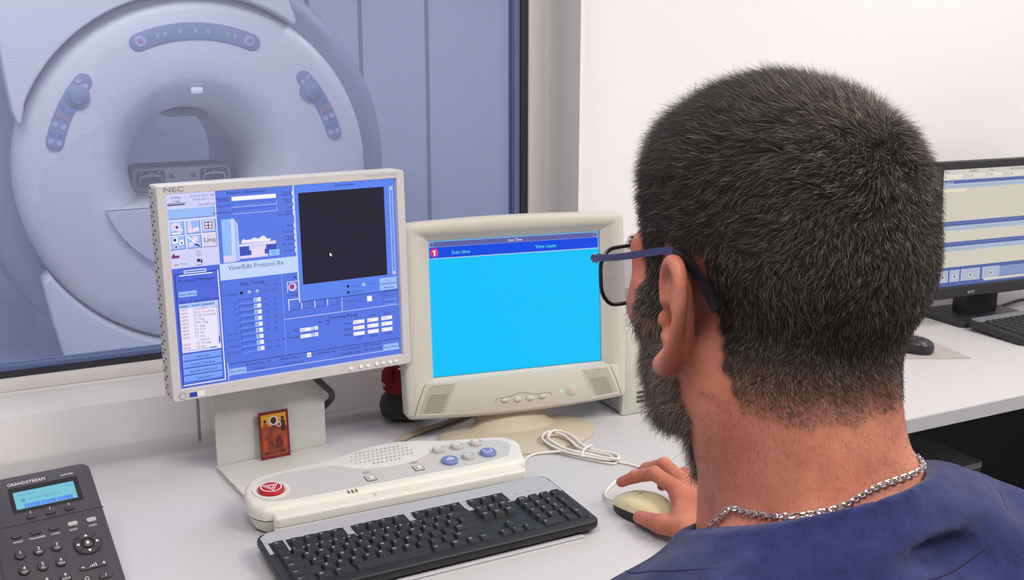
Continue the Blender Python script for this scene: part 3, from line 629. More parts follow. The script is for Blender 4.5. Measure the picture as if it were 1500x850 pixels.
b = MB(); b.box((.563, 1.4295, .7515), (.020, .004, .016), mat('notch_shadow', (50, 46, 42), .8), .001); b.build('cable_notch', co, LC)
gf = spline([(.762, 1.500), (.764, 1.520), (.745, 1.536), (.700, 1.545), (.660, 1.548), (.640, 1.535), (.60, 1.515), (.555, 1.510), (.510, 1.520), (.475, 1.545), (.44, 1.550), (.385, 1.548), (.352, 1.530), (.344, 1.500), (.355, 1.473), (.40, 1.466)], 5) + [(.50, 1.466), (.60, 1.466), (.70, 1.467), (.745, 1.475)]
def zt(y): return .74+.0425+max(0, min(1, (y-1.44)/.12))*.010
b = MB(); f0 = [(x, y, zt(y)+.0006) for x, y in gf]; b.add(f0 + [(x, y, zt(y)-.002) for x, y in gf], [tuple(range(len(gf)))] + [(i, i+len(gf), (i+1) % len(gf)+len(gf), (i+1) % len(gf)) for i in range(len(gf))], cgrey)
bmx = None
b.build('face_panel', co, LC)
tilt = RX(math.degrees(math.atan2(.010, .12)))
redm = mat('button_red', (178, 26, 34), .3, spec=.5); whp = mat('print_white', (236, 232, 230), .5); blu = mat('button_blue', (110, 124, 172), .4); gb = mat('button_grey', (180, 174, 170), .45)
def ct(x, y, dz=0): return T((x-CO[0], y-CO[1], zt(y)+dz-.74)) @ tilt
b = MB(); b.lathe([(.0275, .0), (.0268, .0022), (.0225, .0024), (.0205, .0010), (.0202, -.002)], cons, 40, ct(.3665, 1.503)); b.build('button_collar', co)
eb = MB(); eb.lathe([(.0192, -.001), (.0192, .0045), (.0178, .0062), (.0, .0065)], redm, 40, ct(.3665, 1.503)); eo = eb.build('emergency_button', co)
mk = MB(); mk.lathe([(.0158, .0069), (.0140, .0069)], whp, 40, ct(.3665, 1.503))
tri = lambda r, a: [(r*math.cos(R_(a+120*i)), r*math.sin(R_(a+120*i)), .0070) for i in range(3)]
for r0, r1 in ((.0132, .0108), (.0072, .0048)):
    A, B_ = tri(r0, -90), tri(r1, -90); mk.add(A+B_, [(i, (i+1) % 3, (i+1) % 3+3, i+3) for i in range(3)], whp, ct(.3665, 1.503))
mo = mk.build('emblem', eo); mo.data.transform(T((0, 0, .00005)))
for i, (x, y, big) in enumerate(((.6465, 1.530, 0), (.6795, 1.530, 0), (.7135, 1.530, 0), (.648, 1.488, 1), (.6815, 1.490, 0), (.7165, 1.491, 1))):
    r = .0135 if big else .0105
    k = MB(); k.lathe([(r, -.001), (r, .0048), (r*.93, .0062), (r*.80, .0068), (r*.74, .0060), (0, .0060)], blu if big else gb, 28, ct(x, y))
    q = ct(x, y, .0064); ln = lambda a, c: k.box(((a[0]+c[0])/2*r, (a[1]+c[1])/2*r, 0), (max(.0012, abs(a[0]-c[0])*r), max(.0012, abs(a[1]-c[1])*r), .0004), whp, M=q)
    if i == 5: ln((-.45, .4), (-.45, -.35)); ln((-.45, -.35), (.45, -.35)); ln((.45, .4), (.45, -.35))
    elif i == 3: ln((-.5, -.2), (.5, -.2)); ln((-.4, .0), (.3, .0)); ln((-.05, .3), (.25, .3)); ln((.35, -.2), (.35, .2))
    elif i == 4: ln((-.5, 0), (.5, 0)); ln((0, .1), (0, .45))
    else:
        k.tube([(.45*r*math.cos(R_(a)), .45*r*math.sin(R_(a)), 0) for a in range(-60 if i == 1 else 0, 240, 20)], .0007, whp, 5, q); ln((-.1, -.1), (.3, .1))
    k.build('console_button', co)
for x, y, n in ((.6465, 1.5455, 9), (.6795, 1.5455, 6), (.7135, 1.5455, 7), (.648, 1.506, 5), (.6815, 1.506, 5)):
    pass
g = MB()
rr = random.Random(3)
for r_ in range(5):
    for c_ in range(15):
        x = .508+c_*.0072+(r_ % 2)*.0036; y = 1.530+r_*.0115
        if ((x-.558)/.056)**2+((y-1.556)/.030)**2 < 1: g.disc((x-CO[0], y-CO[1], zt(y)-.74+.0006), .0014, mat('hole_brown', (120, 112, 98), .8) if r_ not in (0, 1) else hole, 8)
g.build('speaker_holes', co)
for x, y in ((.514, 1.483), (.594, 1.487)):
    k = MB(); k.box((0, 0, .0008), (.016, .018, .0012), mat('slider_frame', (96, 92, 86), .7), M=ct(x, y)); k.box((0, 0, .0012), (.0135, .0155, .0012), cgrey, M=ct(x, y)); k.box((.001, -.001, .0028), (.008, .009, .003), cons, .001, M=ct(x, y))
    for a in (0, 1, 2): k.tube([((-.003+.004*a)+.0025*math.cos(R_(t_)), .020+.0025*math.sin(R_(t_)), .0007) for t_ in range(30, 331, 30)], .0004, gry, 5, ct(x, y))
    k.build('slide_switch', co)
k = MB()
for i in range(3): k.box((.470+i*.006-CO[0], 1.4565-CO[1], zt(1.4565)-.74+.0002), (.0024, .009, .0008), mat('vent_brown', (120, 100, 80), .8))
k.build('vent_slots', co)

# ------------------------------------------------------------------ black keyboard in front
kbk = mat('keyboard_black', (40, 39, 43), .45, spec=.35); key_m = mat('key_black', (44, 43, 46), .55, spec=.3); ksil = mat('keyboard_silver', (170, 168, 172), .5, metal=.0); kpr = mat('legend_white', (226, 226, 226), .6)
KO = (.5485, 1.3265, .74)
kb = thing('keyboard', 'wide black keyboard with silver top strip in front of the white console', 'keyboard', KO, R_(1.2))
KT = T((0, 0, .012)) @ RX(3.2)
def krow(y): return KT
b = MB()
ko = rrect(.462, .170, .016, n=5, e=4)
b.prism(ko, .0, .0125, kbk, .0035, 3, KT, both=True); b.build('keyboard_case', kb)
b = MB(); b.box((0, 0, -.0005), (.43, .145, .006), kbk, .002, M=KT); b.build('underside', kb)
for x in (-.19, .19):
    b = MB(); b.box((x, .062, .006), (.03, .014, .013), kbk, .001); b.build('foot', kb); b = MB(); b.box((x, -.068, .004), (.03, .012, .009), kbk, .001); b.build('foot', kb)
b = MB(); b.prism([(-.2265, .054), (-.2265, .072), (-.215, .0825), (.215, .0825), (.2265, .072), (.2265, .056), (-.19, .054)], .0118, .0136, ksil, .0008, 1, KT)
for x0, x1 in ((-.196, -.115), (-.102, -.02), (-.010, .068), (.078, .140)): b.prism([(x0-.001, .0225), (x1+.001, .0225), (x1+.001, .0245), (x0-.001, .0245)], .0118, .0136, ksil, M=KT)
for x0, x1 in ((-.2265, -.221), (-.2, -.197), (-.114, -.1035), (-.021, -.011), (.067, .0775), (.1395, .2265)): b.prism([(x0, .0225), (x1, .0225), (x1, .056), (x0, .056)], .0118, .0136, ksil, M=KT)
b.build('silver_strip', kb)
b = MB(); b.prism(rrect(.452, .030, .010, cy=-.0715), .0118, .0150, kbk, .0028, 3, KT); b.build('palm_edge', kb)
b = MB(); b.box((.0, -.0835, .0022), (.40, .009, .003), mat('clear_strip', (196, 194, 198), .25), .001, M=T((0, 0, 0))); b.build('front_strip', kb)
b = MB()
for i in range(3): b.box((.158+i*.021, .041, .0140), (.006, .003, .0006), ksil, M=KT)
b.build('indicator_lights', kb)
U = .0191
def make_key(w_, d_, leg, h=.0085, parent=kb, x=0, y=0, KTm=None, name='key', legs=True, big=0):
    """frustum key cap with dished top and printed legend"""
    k = MB(); bw, bd = w_-.0012, d_-.0012; tw, td_ = w_-.0058, d_-.0062
    base = rrect(bw, bd, .001, n=1, e=2); top = rrect(tw, td_, .0018, n=2, e=2)
    base = rrect(bw, bd, .001, n=2, e=2)
    t2 = rrect(tw-.0012, td_-.0012, .0015, n=2, e=2)
    k.loft([[(p[0], p[1], 0) for p in base], [(p[0]*1.0, p[1]+.0008, h-.0012) for p in rrect(tw+.0012, td_+.0012, .0018, n=2, e=2)], [(p[0], p[1]+.0009, h-.0002) for p in top], [(p[0], p[1]+.0009, h-.0004) for p in t2]], key_m, False, True)
    if leg and legs:
        s_ = .0052 if len(leg) == 1 else (.0038 if len(leg) < 4 else .0030)
        k.text(leg, s_, kpr, T((-tw/2+.0022, .0010, h-.0001)), 'L')
    o = k.build(name, parent, angle=50); o.matrix_local = (KTm if KTm is not None else KT) @ T((x, y, .0105))
    return o
X0 = -.2195
def row(y, keys, x=X0, d=U):
    for wu, leg in keys:
        if leg is not None: make_key(wu*U, d, leg, x=x+wu*U/2, y=y)
        x += wu*U
row(.0375, [(1, 'Esc')])
for k in range(4): make_key(U, U*.95, 'F%d' % (k+1), x=-.1855+k*.0197, y=.0375)
for k in range(4): make_key(U, U*.95, 'F%d' % (k+5), x=-.0945+k*.0197, y=.0375)
for k in range(4): make_key(U, U*.95, 'F%d' % (k+9), x=-.0035+k*.0197, y=.0375)
for k, t in enumerate(('Prt', 'Scr', 'Brk')): make_key(U, U*.95, t, x=.0845+k*.0197, y=.0375)
row(.0130, [(1, '`')] + [(1, c) for c in '1234567890-='] + [(2, 'Back')])
row(-.0061, [(1.5, 'Tab')] + [(1, c) for c in 'QWERTYUIOP[]'] + [(1.5, '\\')])
row(-.0252, [(1.75, 'Caps')] + [(1, c) for c in "ASDFGHJKL;'"] + [(2.25, 'Enter')])
row(-.0443, [(2.25, 'Shift')] + [(1, c) for c in 'ZXCVBNM,./'] + [(2.75, 'Shift')])
row(-.0634+.0, [(1.5, 'Ctrl'), (1.25, 'W'), (1.5, 'Alt'), (5.75, ''), (1.5, 'Alt'), (1.25, 'W'), (1, 'M'), (1.25, 'Ctrl')])
for j, rowk in enumerate((('Ins', 'Hm', 'PgU'), ('Del', 'End', 'PgD'))):
    for k, t in enumerate(rowk): make_key(U, U, t, x=.0845+k*U, y=.0130-j*U)
make_key(U, U, '^', x=.0845+U, y=-.0443)
for k, t in enumerate(('<', 'v', '>')): make_key(U, U, t, x=.0845+k*U, y=-.0634)
NX = .1535
for k, t in enumerate(('Num', '/', '*', '-')): make_key(U, U, t, x=NX+k*U, y=.0130)
for j, r_ in enumerate(('789', '456', '123')):
    for k, t in enumerate(r_): make_key(U, U, t, x=NX+k*U, y=-.0061-j*U)
make_key(U, 2*U, '+', x=NX+3*U, y=-.0061-U/2); make_key(U, 2*U, 'Ent', x=NX+3*U, y=-.0443-U/2); make_key(2*U, U, '0', x=NX+U/2, y=-.0634); make_key(U, U, '.', x=NX+2*U, y=-.0634)

# ------------------------------------------------------------------ desk telephone
pk_m = mat('phone_black', (66, 62, 68), .5, spec=.35, bump=.1, bscale=900); pk2 = mat('phone_key', (58, 55, 60), .4); phw = mat('phone_print', (228, 226, 228), .6)
th = thing('desk_telephone', 'black office desk telephone with a small lit display and round keys', 'telephone', (.047, 1.403, .74), R_(6))
PF = T((0, 0, .045)) @ RX(30)
b = MB(); side = [(-.086, .0), (.145, .0), (.145, .110), (.140, .122), (-.083, .006)]
vv = rrect(.196, .233, .012, cx=-.0075, cy=.0395)
b.prism(vv, -.006, 0, pk_m, .003, 2, PF, both=True)
b.add([(-.095, -.070, .0), (.080, -.070, .0), (.080, .118, .0), (-.095, .118, .0), (-.095, -.070, .004), (.080, -.070, .004), (.080, .118, .108), (-.095, .118, .108)], [(3, 2, 1, 0), (0, 1, 5, 4), (1, 2, 6, 5), (2, 3, 7, 6), (3, 0, 4, 7), (4, 5, 6, 7)], pk_m)
b.box((.0275, .0738, -.0002), (.128, .0012, .001), mat('phone_seam', (30, 28, 32), .7), M=PF)
b.build('phone_body', th)
b = MB(); b.prism([(-.0175, .093), (.0705, .093), (.0705, .1345), (-.0175, .1345)], -.001, .0006, mat('display_bezel', (32, 30, 34), .35), M=PF); b.build('display_bezel', th)
b = MB(); b.add([(-.0125, .0975, .0008), (.064, .0975, .0008), (.064, .1265, .0008), (-.0125, .1265, .0008)], [(0, 1, 2, 3)], em(120, 196, 214), PF)
for t, x, y, s_ in (('10/10 04:01', -.008, .119, .0050), ('#1 View', .0615, .120, .0046), ('#1 New Missed Calls', .0045, .1105, .0048)): b.text(t, s_, em(70, 140, 200), PF @ T((x, y, .001)), 'R' if t == '#1 View' else 'L')
b.text('@', .006, em(20, 60, 110), PF @ T((-.005, .1095, .001))); 
for i, t in enumerate(('MissCalls', 'NextScr', 'FwdAll')):
    x = .0015+i*.0205; b.add([(x-.004, .0982, .001), (x+.0155, .0982, .001), (x+.0155, .1045, .001), (x-.004, .1045, .001)], [(0, 1, 2, 3)], em(84, 140, 236), PF); b.text(t, .0036, em(130, 176, 246), PF @ T((x-.003, .1, .0012)))
b.build('display', th, smooth=False)
b = MB(); b.text('GRANDSTREAM', .0072, phw, PF @ T((-.0165, .1385, .0006)), 'L', .93); b.text('GXP1400', .0042, phw, PF @ T((.0505, .139, .0006)), 'L')
for t, x, y in (('HOLD', -.0205, .0455), ('TRANSFER', .0025, .0455), ('CONF', .0245, .0455), ('LINE1', .047, .0455), ('LINE2', .0715, .0455)): b.text(t, .0042, phw, PF @ T((x, y, .0006)), 'C')
for x in (.0025, .0265, .0505): b.box((x, .0895, .0004), (.0006, .005, .0004), phw, M=PF)
b.build('printed_lettering', th)
def pill(w_, d_, h_, m_, x, y, nm='function_key', extra=None):
    k = MB(); k.prism(rrect(w_, d_, d_*.49), -.001, h_, m_, .0008, 2, PF @ T((x, y, 0)))
    if extra: extra(k)
    return k.build(nm, th)
for x in (.0025, .0265, .0505): pill(.0125, .0066, .0028, pk2, x, .0825)
for i, x in enumerate((-.0205, .0025, .0245, .0478, .0715)): pill(.0125, .0062, .0028, pk2 if i < 3 else mat('line_key_grey', (168, 166, 168), .4), x, .0555)
for i, (d_, s_) in enumerate((('1', ''), ('2', 'ABC'), ('3', 'DEF'), ('4', 'GHI'), ('5', 'JKL'), ('6', 'MNO'), ('7', 'PQRS'), ('8', 'TUV'), ('9', 'WXYZ'), ('*', ''), ('0', '+'), ('#', ''))):
    x = -.0218+(i % 3)*.0219; y = .0250-(i//3)*.0247
    k = MB(); k.lathe([(.0068, -.001), (.0068, .0025), (.006, .0036), (.003, .0042), (0, .0043)], pk2, 24, PF @ T((x, y, 0)))
    k.text(d_, .0068, phw, PF @ T((x, y+.0002, .0045)), 'C')
    if s_: k.text(s_, .0034, phw, PF @ T((x, y-.0042, .0045)), 'C')
    k.build('dial_key', th)
k = MB(); k.lathe([(.0172, -.001), (.0172, .002), (.0160, .0035), (.0085, .0030), (.0080, .0012)], pk2, 40, PF @ T((.0585, .0190, 0)))
for a in range(4):
    q = PF @ T((.0585, .0190, .0036)) @ RZ(90*a); k.add([(-.0022, .0105, 0), (.0022, .0105, 0), (0, .0142, 0)], [(0, 1, 2)], phw, q); k.box((.0087, .0087, -.0004), (.011, .0012, .0012), mat('phone_seam', (30, 28, 32), .7), M=q @ T((0, 0, 0)) if False else PF @ T((.0585, .0190, .0034)) @ RZ(90*a+45) @ T((.0037, -.0087, 0)))
k.build('navigation_ring', th)
k = MB(); k.lathe([(.0062, -.001), (.0062, .0030), (.005, .0040), (0, .0042)], pk2, 24, PF @ T((.0585, .0190, 0))); k.disc((.0585, .0190, .0044), .0020, phw, 14, PF); k.build('select_key', th)
def vol(k):
    q = PF @ T((.0575, -.0165, .0030)); k.box((-.013, 0, 0), (.004, .0009, .0003), phw, M=q); k.box((.013, 0, 0), (.004, .0009, .0003), phw, M=q); k.box((.013, 0, 0), (.0009, .004, .0003), phw, M=q)
    for i in range(4): k.box((-.004+i*.0024, -.001+i*.0005, 0), (.0009, .0018+i*.001, .0003), phw, M=q)
pill(.034, .0075, .0028, pk2, .0575, -.0165, 'volume_key', vol)
pill(.016, .008, .0028, pk2, .0685, -.0355, 'speaker_key', lambda k: k.text('f', .006, phw, PF @ T((.0685, -.0375, .0030)), 'C'))
pill(.013, .009, .0028, pk2, .0455, -.0345, 'headset_key', lambda k: k.tube([(.0455+.0025*math.cos(R_(a)), -.0345+.0025*math.sin(R_(a)), .003) for a in range(0, 360, 30)], .0004, phw, 5, PF, True))
b = MB(); b.prism(rrect(.050, .225, .018, cx=-.0735, cy=.035), .002, .020, pk_m, .006, 3, PF); b.prism(rrect(.052, .055, .018, cx=-.0735, cy=.118), .006, .032, pk_m, .008, 3, PF); b.prism(rrect(.052, .055, .018, cx=-.0735, cy=-.050), .006, .032, pk_m, .008, 3, PF); b.build('handset', th)

# ------------------------------------------------------------------ cream mouse and its coiled lead
mcr = mat('mouse_cream', (222, 208, 168), .38, spec=.4); mbk = mat('mouse_black', (30, 30, 32), .5); mlead = mat('lead_white', (224, 218, 208), .5)
MO = (.866, 1.262, .74); mo_ = thing('computer_mouse', 'cream computer mouse with black sides under the right hand', 'mouse', MO, R_(14))
def mouse_loops(L_, W_, H_, k=1.):
    loops = []
    for z, s_ in ((0, .94), (.2, .985), (.45, 1.), (.62, .975), (.78, .90), (.90, .76), (.97, .55), (1., .25)):
        lo = []
        for i in range(32):
            a = 2*math.pi*i/32; cx_, sy_ = math.cos(a), math.sin(a)
            x = W_/2*s_*math.copysign(abs(cx_)**.8, cx_); y = L_/2*(s_ if z < .7 else s_**.9)*math.copysign(abs(sy_)**.85, sy_)
            hh = H_*z*(1-.35*max(0, y/(L_/2))**1.5-.12*max(0, -y/(L_/2))**2)
            lo.append((x, y, hh))
        loops.append(lo)
    return loops
ml = mouse_loops(.112, .060, .037)
b = MB(); b.loft(ml[:3], mbk, True, False); b.build('mouse_base', mo_)
b = MB(); b.loft([[(x*1.01, y*1.01, z) for x, y, z in l] for l in ml[2:]], mcr, False, True); b.build('mouse_shell', mo_)
b = MB(); sm = mat('mouse_seam', (120, 104, 70), .7)
def mz(x, y):
    e = max(0, 1-(abs(x)/.0306)**2.2-(abs(y)/.057)**2.4); return .037*(.45+.55*e**.42)*(1-.35*max(0, y/.056)**1.5-.12*max(0, -y/.056)**2)
b.tube([(x, .008, mz(x, .008)+.0002) for x in np.linspace(-.029, .029, 15)], .0005, sm, 5); b.tube([(0, y, mz(0, y)+.0002) for y in np.linspace(.008, .05, 9)], .0005, sm, 5); b.build('button_seam', mo_)
b = MB(); wp = [(.851, 1.317, .749), (.846, 1.335, .746), (.862, 1.365, .7425), (.91, 1.40, .7425), (.955, 1.415, .7425), (.965, 1.405, .7425), (.962, 1.432, .7425), (.948, 1.458, .7425), (.925, 1.49, .7445)]
iM = (T(MO) @ RZ(14)).inverted()
b.tube([tuple(iM @ Vector(p)) for p in spline(wp, 6)], .0021, mlead, 8)
co_pts = []
def lp(pts): return [tuple(iM @ Vector(p)) for p in spline(pts, 7, True)]
for dx, dy, z in ((0, 0, .7425), (.006, .003, .7455), (-.005, .004, .7485), (.003, -.003, .7515)):
    b.tube(lp([(.870+dx, 1.575+dy, z+.008), (.895+dx, 1.600+dy, z+.010), (.913+dx, 1.575+dy, z+.008), (.918+dx, 1.525+dy, z), (.945+dx, 1.478+dy, z), (.936+dx, 1.458+dy, z), (.912+dx, 1.485+dy, z), (.885+dx, 1.530+dy, z)]), .0021, mlead, 8, closed=True)
b.tube([tuple(iM @ Vector(p)) for p in spline([(.772, 1.508, .746), (.80, 1.532, .7425), (.83, 1.555, .7425), (.86, 1.548, .745), (.90, 1.52, .749), (.93, 1.475, .747)], 6)], .0021, mlead, 8)
tq = [(.912, 1.508, .741), (.898, 1.500, .747), (.905, 1.505, .757), (.926, 1.517, .756), (.930, 1.518, .746)]
b.tube([tuple(iM @ Vector(p)) for p in spline(tq, 4, True)], .0018, btn_m, 6, closed=True)
b.build('mouse_lead', mo_)

# ------------------------------------------------------------------ black computer on the side desk
blk1 = mat('monitor_black', (34, 33, 37), .45); scr_t = mat('acer_print', (196, 194, 200), .5)
AC = (2.36, 1.86, .74); ac = thing('computer_monitor', 'black wide monitor on the side desk showing beige and blue windows', 'monitor', AC, R_(-3.8))
AM = T((0, 0, .243)) @ RX(-3)
aw, ah = .475, .290
b = MB(); 
b.loft([at3(rrect(.40, .22, .01), .05), at3(rrect(.49, .29, .01), .03), at3(rrect(.515, .338, .006, cy=-.004), .012), at3(rrect(.515, .338, .006, cy=-.004), -.012), at3(rrect(.511, .334, .005, cy=-.004), -.015), at3(rrect(aw+.003, ah+.003, .002), -.014), at3(rrect(aw, ah, .001), -.012), at3(rrect(aw, ah, .001), .002)], blk1, True, False, AM); b.build('bezel', ac)
b = MB(); b.text('acer', .013, scr_t, AM @ T((-.132, -.0152, -.164)) @ FRONT, 'C', 1.1); b.build('maker_lettering', ac)
b = MB(); b.box((0, -.0005, 0), (aw, .001, ah), em(96, 112, 166), M=AM); u = UI(b, 1680, 1050, aw, ah, AM @ T((0, -.0012, 0)))
bg, lbl, wn = (206, 201, 186), (172, 184, 204), (82, 100, 162)
u.rect(0, 0, 1680, 96, (206, 202, 194), 1)
for x, t in ((40, 'Menu'), (330, 'Modality'), (560, 'Date'), (800, 'Last Work space'), (1010, 'Study description')): u.text(x, 30, t, 20, (70, 66, 80), 2)
for x, w_ in ((30, 220), (330, 180), (560, 160), (800, 170), (1010, 210)): u.rect(x, 44, x+w_, 84, (222, 218, 206), 2); u.text(x+10, 74, 'All', 20, (80, 76, 90), 3)
u.rect(1270, 34, 1400, 84, (176, 176, 190), 2); u.text(1335, 68, 'Search', 20, (60, 60, 80), 3, 'C')
for (x0, y0, x1, y1) in ((20, 104, 1480, 560), (20, 576, 1480, 806), (20, 822, 1480, 900)): pass
for (y0, y1) in ((108, 470), (486, 656), (672, 884)):
    u.rect(20, y0, 1500, y1, wn, 1); u.rect(28, y0+18, 1490, y0+62, lbl, 2); u.rect(28, y0+42, 1490, y0+44, (110, 124, 160), 3); u.rect(28, y0+62, 1490, y1-8, bg, 2)
    for k in range(4): u.rect(1360+k*32, y0+24, 1378+k*32, y0+38, (200, 206, 220), 3)
u.text(40, 124, 'Worklist All', 16, WH, 3); u.rect(28, 170, 300, 200, (224, 218, 196), 3)
u.rect(1510, 108, 1676, 880, bg, 2); u.rect(0, 884, 1680, 1050, wn, 1); u.rect(720, 910, 1470, 1000, (128, 148, 190), 2); u.rect(560, 1005, 1470, 1030, (206, 202, 190), 2)
for x, w_ in ((20, 120), (160, 110), (290, 220), (540, 200)): u.rect(x, 905, x+w_, 1010, (170, 178, 200), 2); u.frame(x, 905, x+w_, 1010, (210, 212, 222), 4, 3); u.circ(x+w_/2, 965, 26, (206, 206, 200), 3); u.poly([(x+w_/2-16, 975), (x+w_/2, 940), (x+w_/2+14, 975)], (100, 110, 120), 4)
u.poly([(1540, 920), (1610, 920), (1600, 1010), (1550, 1010)], (210, 206, 188), 2)
b.build('screen', ac, smooth=False)
b = MB(); b.prism(rrect(.235, .165, .02, cx=-.065, cy=.028), .0, .014, blk1, .003, 2); b.build('stand_base', ac)
b = MB(); b.box((-.055, .035, .075), (.11, .05, .13), blk1, .008); b.build('stand_neck', ac)
b = MB(); b.box((-.14, -.060, .0146), (.026, .014, .0006), mat('sticker_green', (150, 190, 170), .5)); b.build('sticker', ac)
K2 = (2.395, 1.718, .74); k2 = thing('keyboard', 'black keyboard with grey back strip on the side desk', 'keyboard', K2, R_(-1))
K2T = T((0, 0, .010)) @ RX(3.5)
b = MB(); b.prism(rrect(.45, .165, .012), -.004, .014, blk1, .003, 2, K2T); b.build('keyboard_case', k2)
b = MB(); b.prism(rrect(.44, .03, .008, cy=.064), .013, .0155, mat('strip_grey', (120, 120, 126), .4), .001, 1, K2T); b.build('back_strip', k2)
b = MB(); b.prism(rrect(.014, .12, .003), 0, 0.001, kbk); 
proto = None
for r_ in range(5):
    for c_ in range(21):
        if proto is None:
            proto = make_key(U, U*1.25, '', parent=k2, legs=False); o = proto
        else:
            o = proto.copy(); C.objects.link(o); o.parent = k2
        o.matrix_local = K2T @ T((-.2025+c_*.0202, .033-r_*.0235, .0115))
pd = MB(); pd.prism([(1.98, 1.625), (2.035, 1.85), (1.81, 1.955), (1.755, 1.735)], .7402, .7425, mat('pad_grey', (170, 163, 157), .8, bump=.3, bscale=600), .0005, 1)
one('mouse_pad', pd, 'flat grey mouse pad on the side desk beneath the black mouse', 'mouse pad', loc=(1.90, 1.79, .74))
m3 = thing('computer_mouse', 'black computer mouse on the grey mouse pad', 'mouse', (1.905, 1.727, .7428), R_(24))
ml = mouse_loops(.100, .058, .034)
b = MB(); b.loft(ml, mat('mouse_dark', (38, 36, 44), .3, spec=.5), True, True); b.build('mouse_shell', m3)
b = MB(); b.text('acer', .008, scr_t, T((0, -.018, .0352)), 'C'); b.build('maker_lettering', m3)
b = MB(); b.tube(spline([(1.915, 1.775, .752), (1.93, 1.83, .7445), (2.02, 1.93, .7425), (2.12, 1.98, .7425)], 6), .0018, cabk, 6, M=(T((1.905, 1.727, .7428)) @ RZ(24)).inverted()); b.build('mouse_lead', m3)
b = MB(); b.tube(spline([(2.26, 1.93, .7445), (2.36, 1.90, .7445), (2.46, 1.93, .7445), (2.58, 1.95, .7445), (2.75, 1.90, .7445)], 6), .0035, cabk, 8)
one('monitor_cable', b, 'black cable lying behind the keyboard on the side desk', 'cable', loc=(2.36, 1.90, .74))
tw = thing('computer_tower', 'black tower computer with a silver top edge under the side desk', 'computer', (2.03, 1.84, 0))
tcm = mat('tower_black', (26, 26, 29), .4); tsl = mat('tower_silver', (150, 150, 154), .35, metal=.5)
b = MB(); b.prism(rrect(.185, .33, .014), .02, .446, tcm, .004, 2); b.build('housing', tw)
b = MB(); b.prism(rrect(.187, .332, .015), .4465, .452, mat('tower_top', (124, 122, 124), .35), .002, 2); b.build('top_panel', tw)
b = MB(); b.prism(rrect(.188, .333, .0155), .440, .4465, tsl, .001, 1); b.build('silver_trim', tw)
b = MB()
for i in range(18): b.box((0, -.166, .10+i*.017), (.165, .006, .007), mat('tower_grille', (20, 34, 40), .5), .001)
b.build('front_grille', tw)
for x in (-.06, .06):
    for y in (-.12, .12):
        b = MB(); b.lathe([(.012, 0), (.014, .02)], cabk, 14, T((x, y, 0)), True, True); b.build('foot', tw)
# ------------------------------------------------------------------ the operator: one continuous body grown from a distance field
HS = 1.11                                   # head scale
def rot3(ax, deg): return np.array(Matrix.Rotation(R_(deg), 3, ax))
HRm = rot3('Z', 3) @ rot3('X', -2)          # faces +Y, turned 5 deg to the right, nodding down
HO = np.array((.500, .578, 1.262))           # midpoint between the ears
def hw(p): return HO + HRm @ (np.array(p, float)*.001*HS)     # head millimetres (x right, y forward, z up) -> world

class Field:
    """list of primitives blended with smooth unions and cuts"""
    def __init__(s): s.p = []
    def add(s, kind, args, k=.01, op='u'):
        pts = np.array([a for a in args['pts']], float); r = args['rmax']
        s.p.append((kind, args, k, op, pts.min(0)-r-k*2-.012, pts.max(0)+r+k*2+.012))
    def cap(s, a, b, ra, rb, k=.012, op='u'):
        s.add('cap', dict(pts=[a, b], rmax=max(ra, rb), a=np.array(a, float), b=np.array(b, float), ra=ra, rb=rb), k, op)
    def ell(s, c, r, Rm=None, k=.012, op='u'):
        s.add('ell', dict(pts=[c], rmax=max(r), c=np.array(c, float), r=np.array(r, float), R=np.eye(3) if Rm is None else Rm), k, op)
    def chain(s, pts, rs, k=.006):
        for i in range(len(pts)-1): s.cap(pts[i], pts[i+1], rs[i], rs[i+1], k)
    def __call__(s, X):
        d = np.full(len(X), .03)
        for kind, a, k, op, lo, hi in s.p:
            m = np.all((X > lo) & (X < hi), axis=1)
            if not m.any(): continue
            P = X[m]
            if kind == 'cap':
                ab = a['b']-a['a']; t = np.clip(((P-a['a']) @ ab)/max(1e-12, ab @ ab), 0, 1)
                q = np.linalg.norm(P-a['a']-t[:, None]*ab, axis=1)-(a['ra']+(a['rb']-a['ra'])*t)
            else:
                L_ = (P-a['c']) @ a['R']; n = L_/a['r']; k0 = np.linalg.norm(n, axis=1); k1 = np.linalg.norm(n/a['r'], axis=1)
                q = k0*(k0-1)/np.maximum(k1, 1e-9); q = np.maximum(q, -a['r'].min())
            e = d[m]
            if op == 'u':
                h = np.clip(.5+.5*(e-q)/k, 0, 1); d[m] = e*(1-h)+q*h-k*h*(1-h)
            else:
                h = np.clip(.5-.5*(e+q)/k, 0, 1); d[m] = e*(1-h)-q*h+k*h*(1-h)
        return d

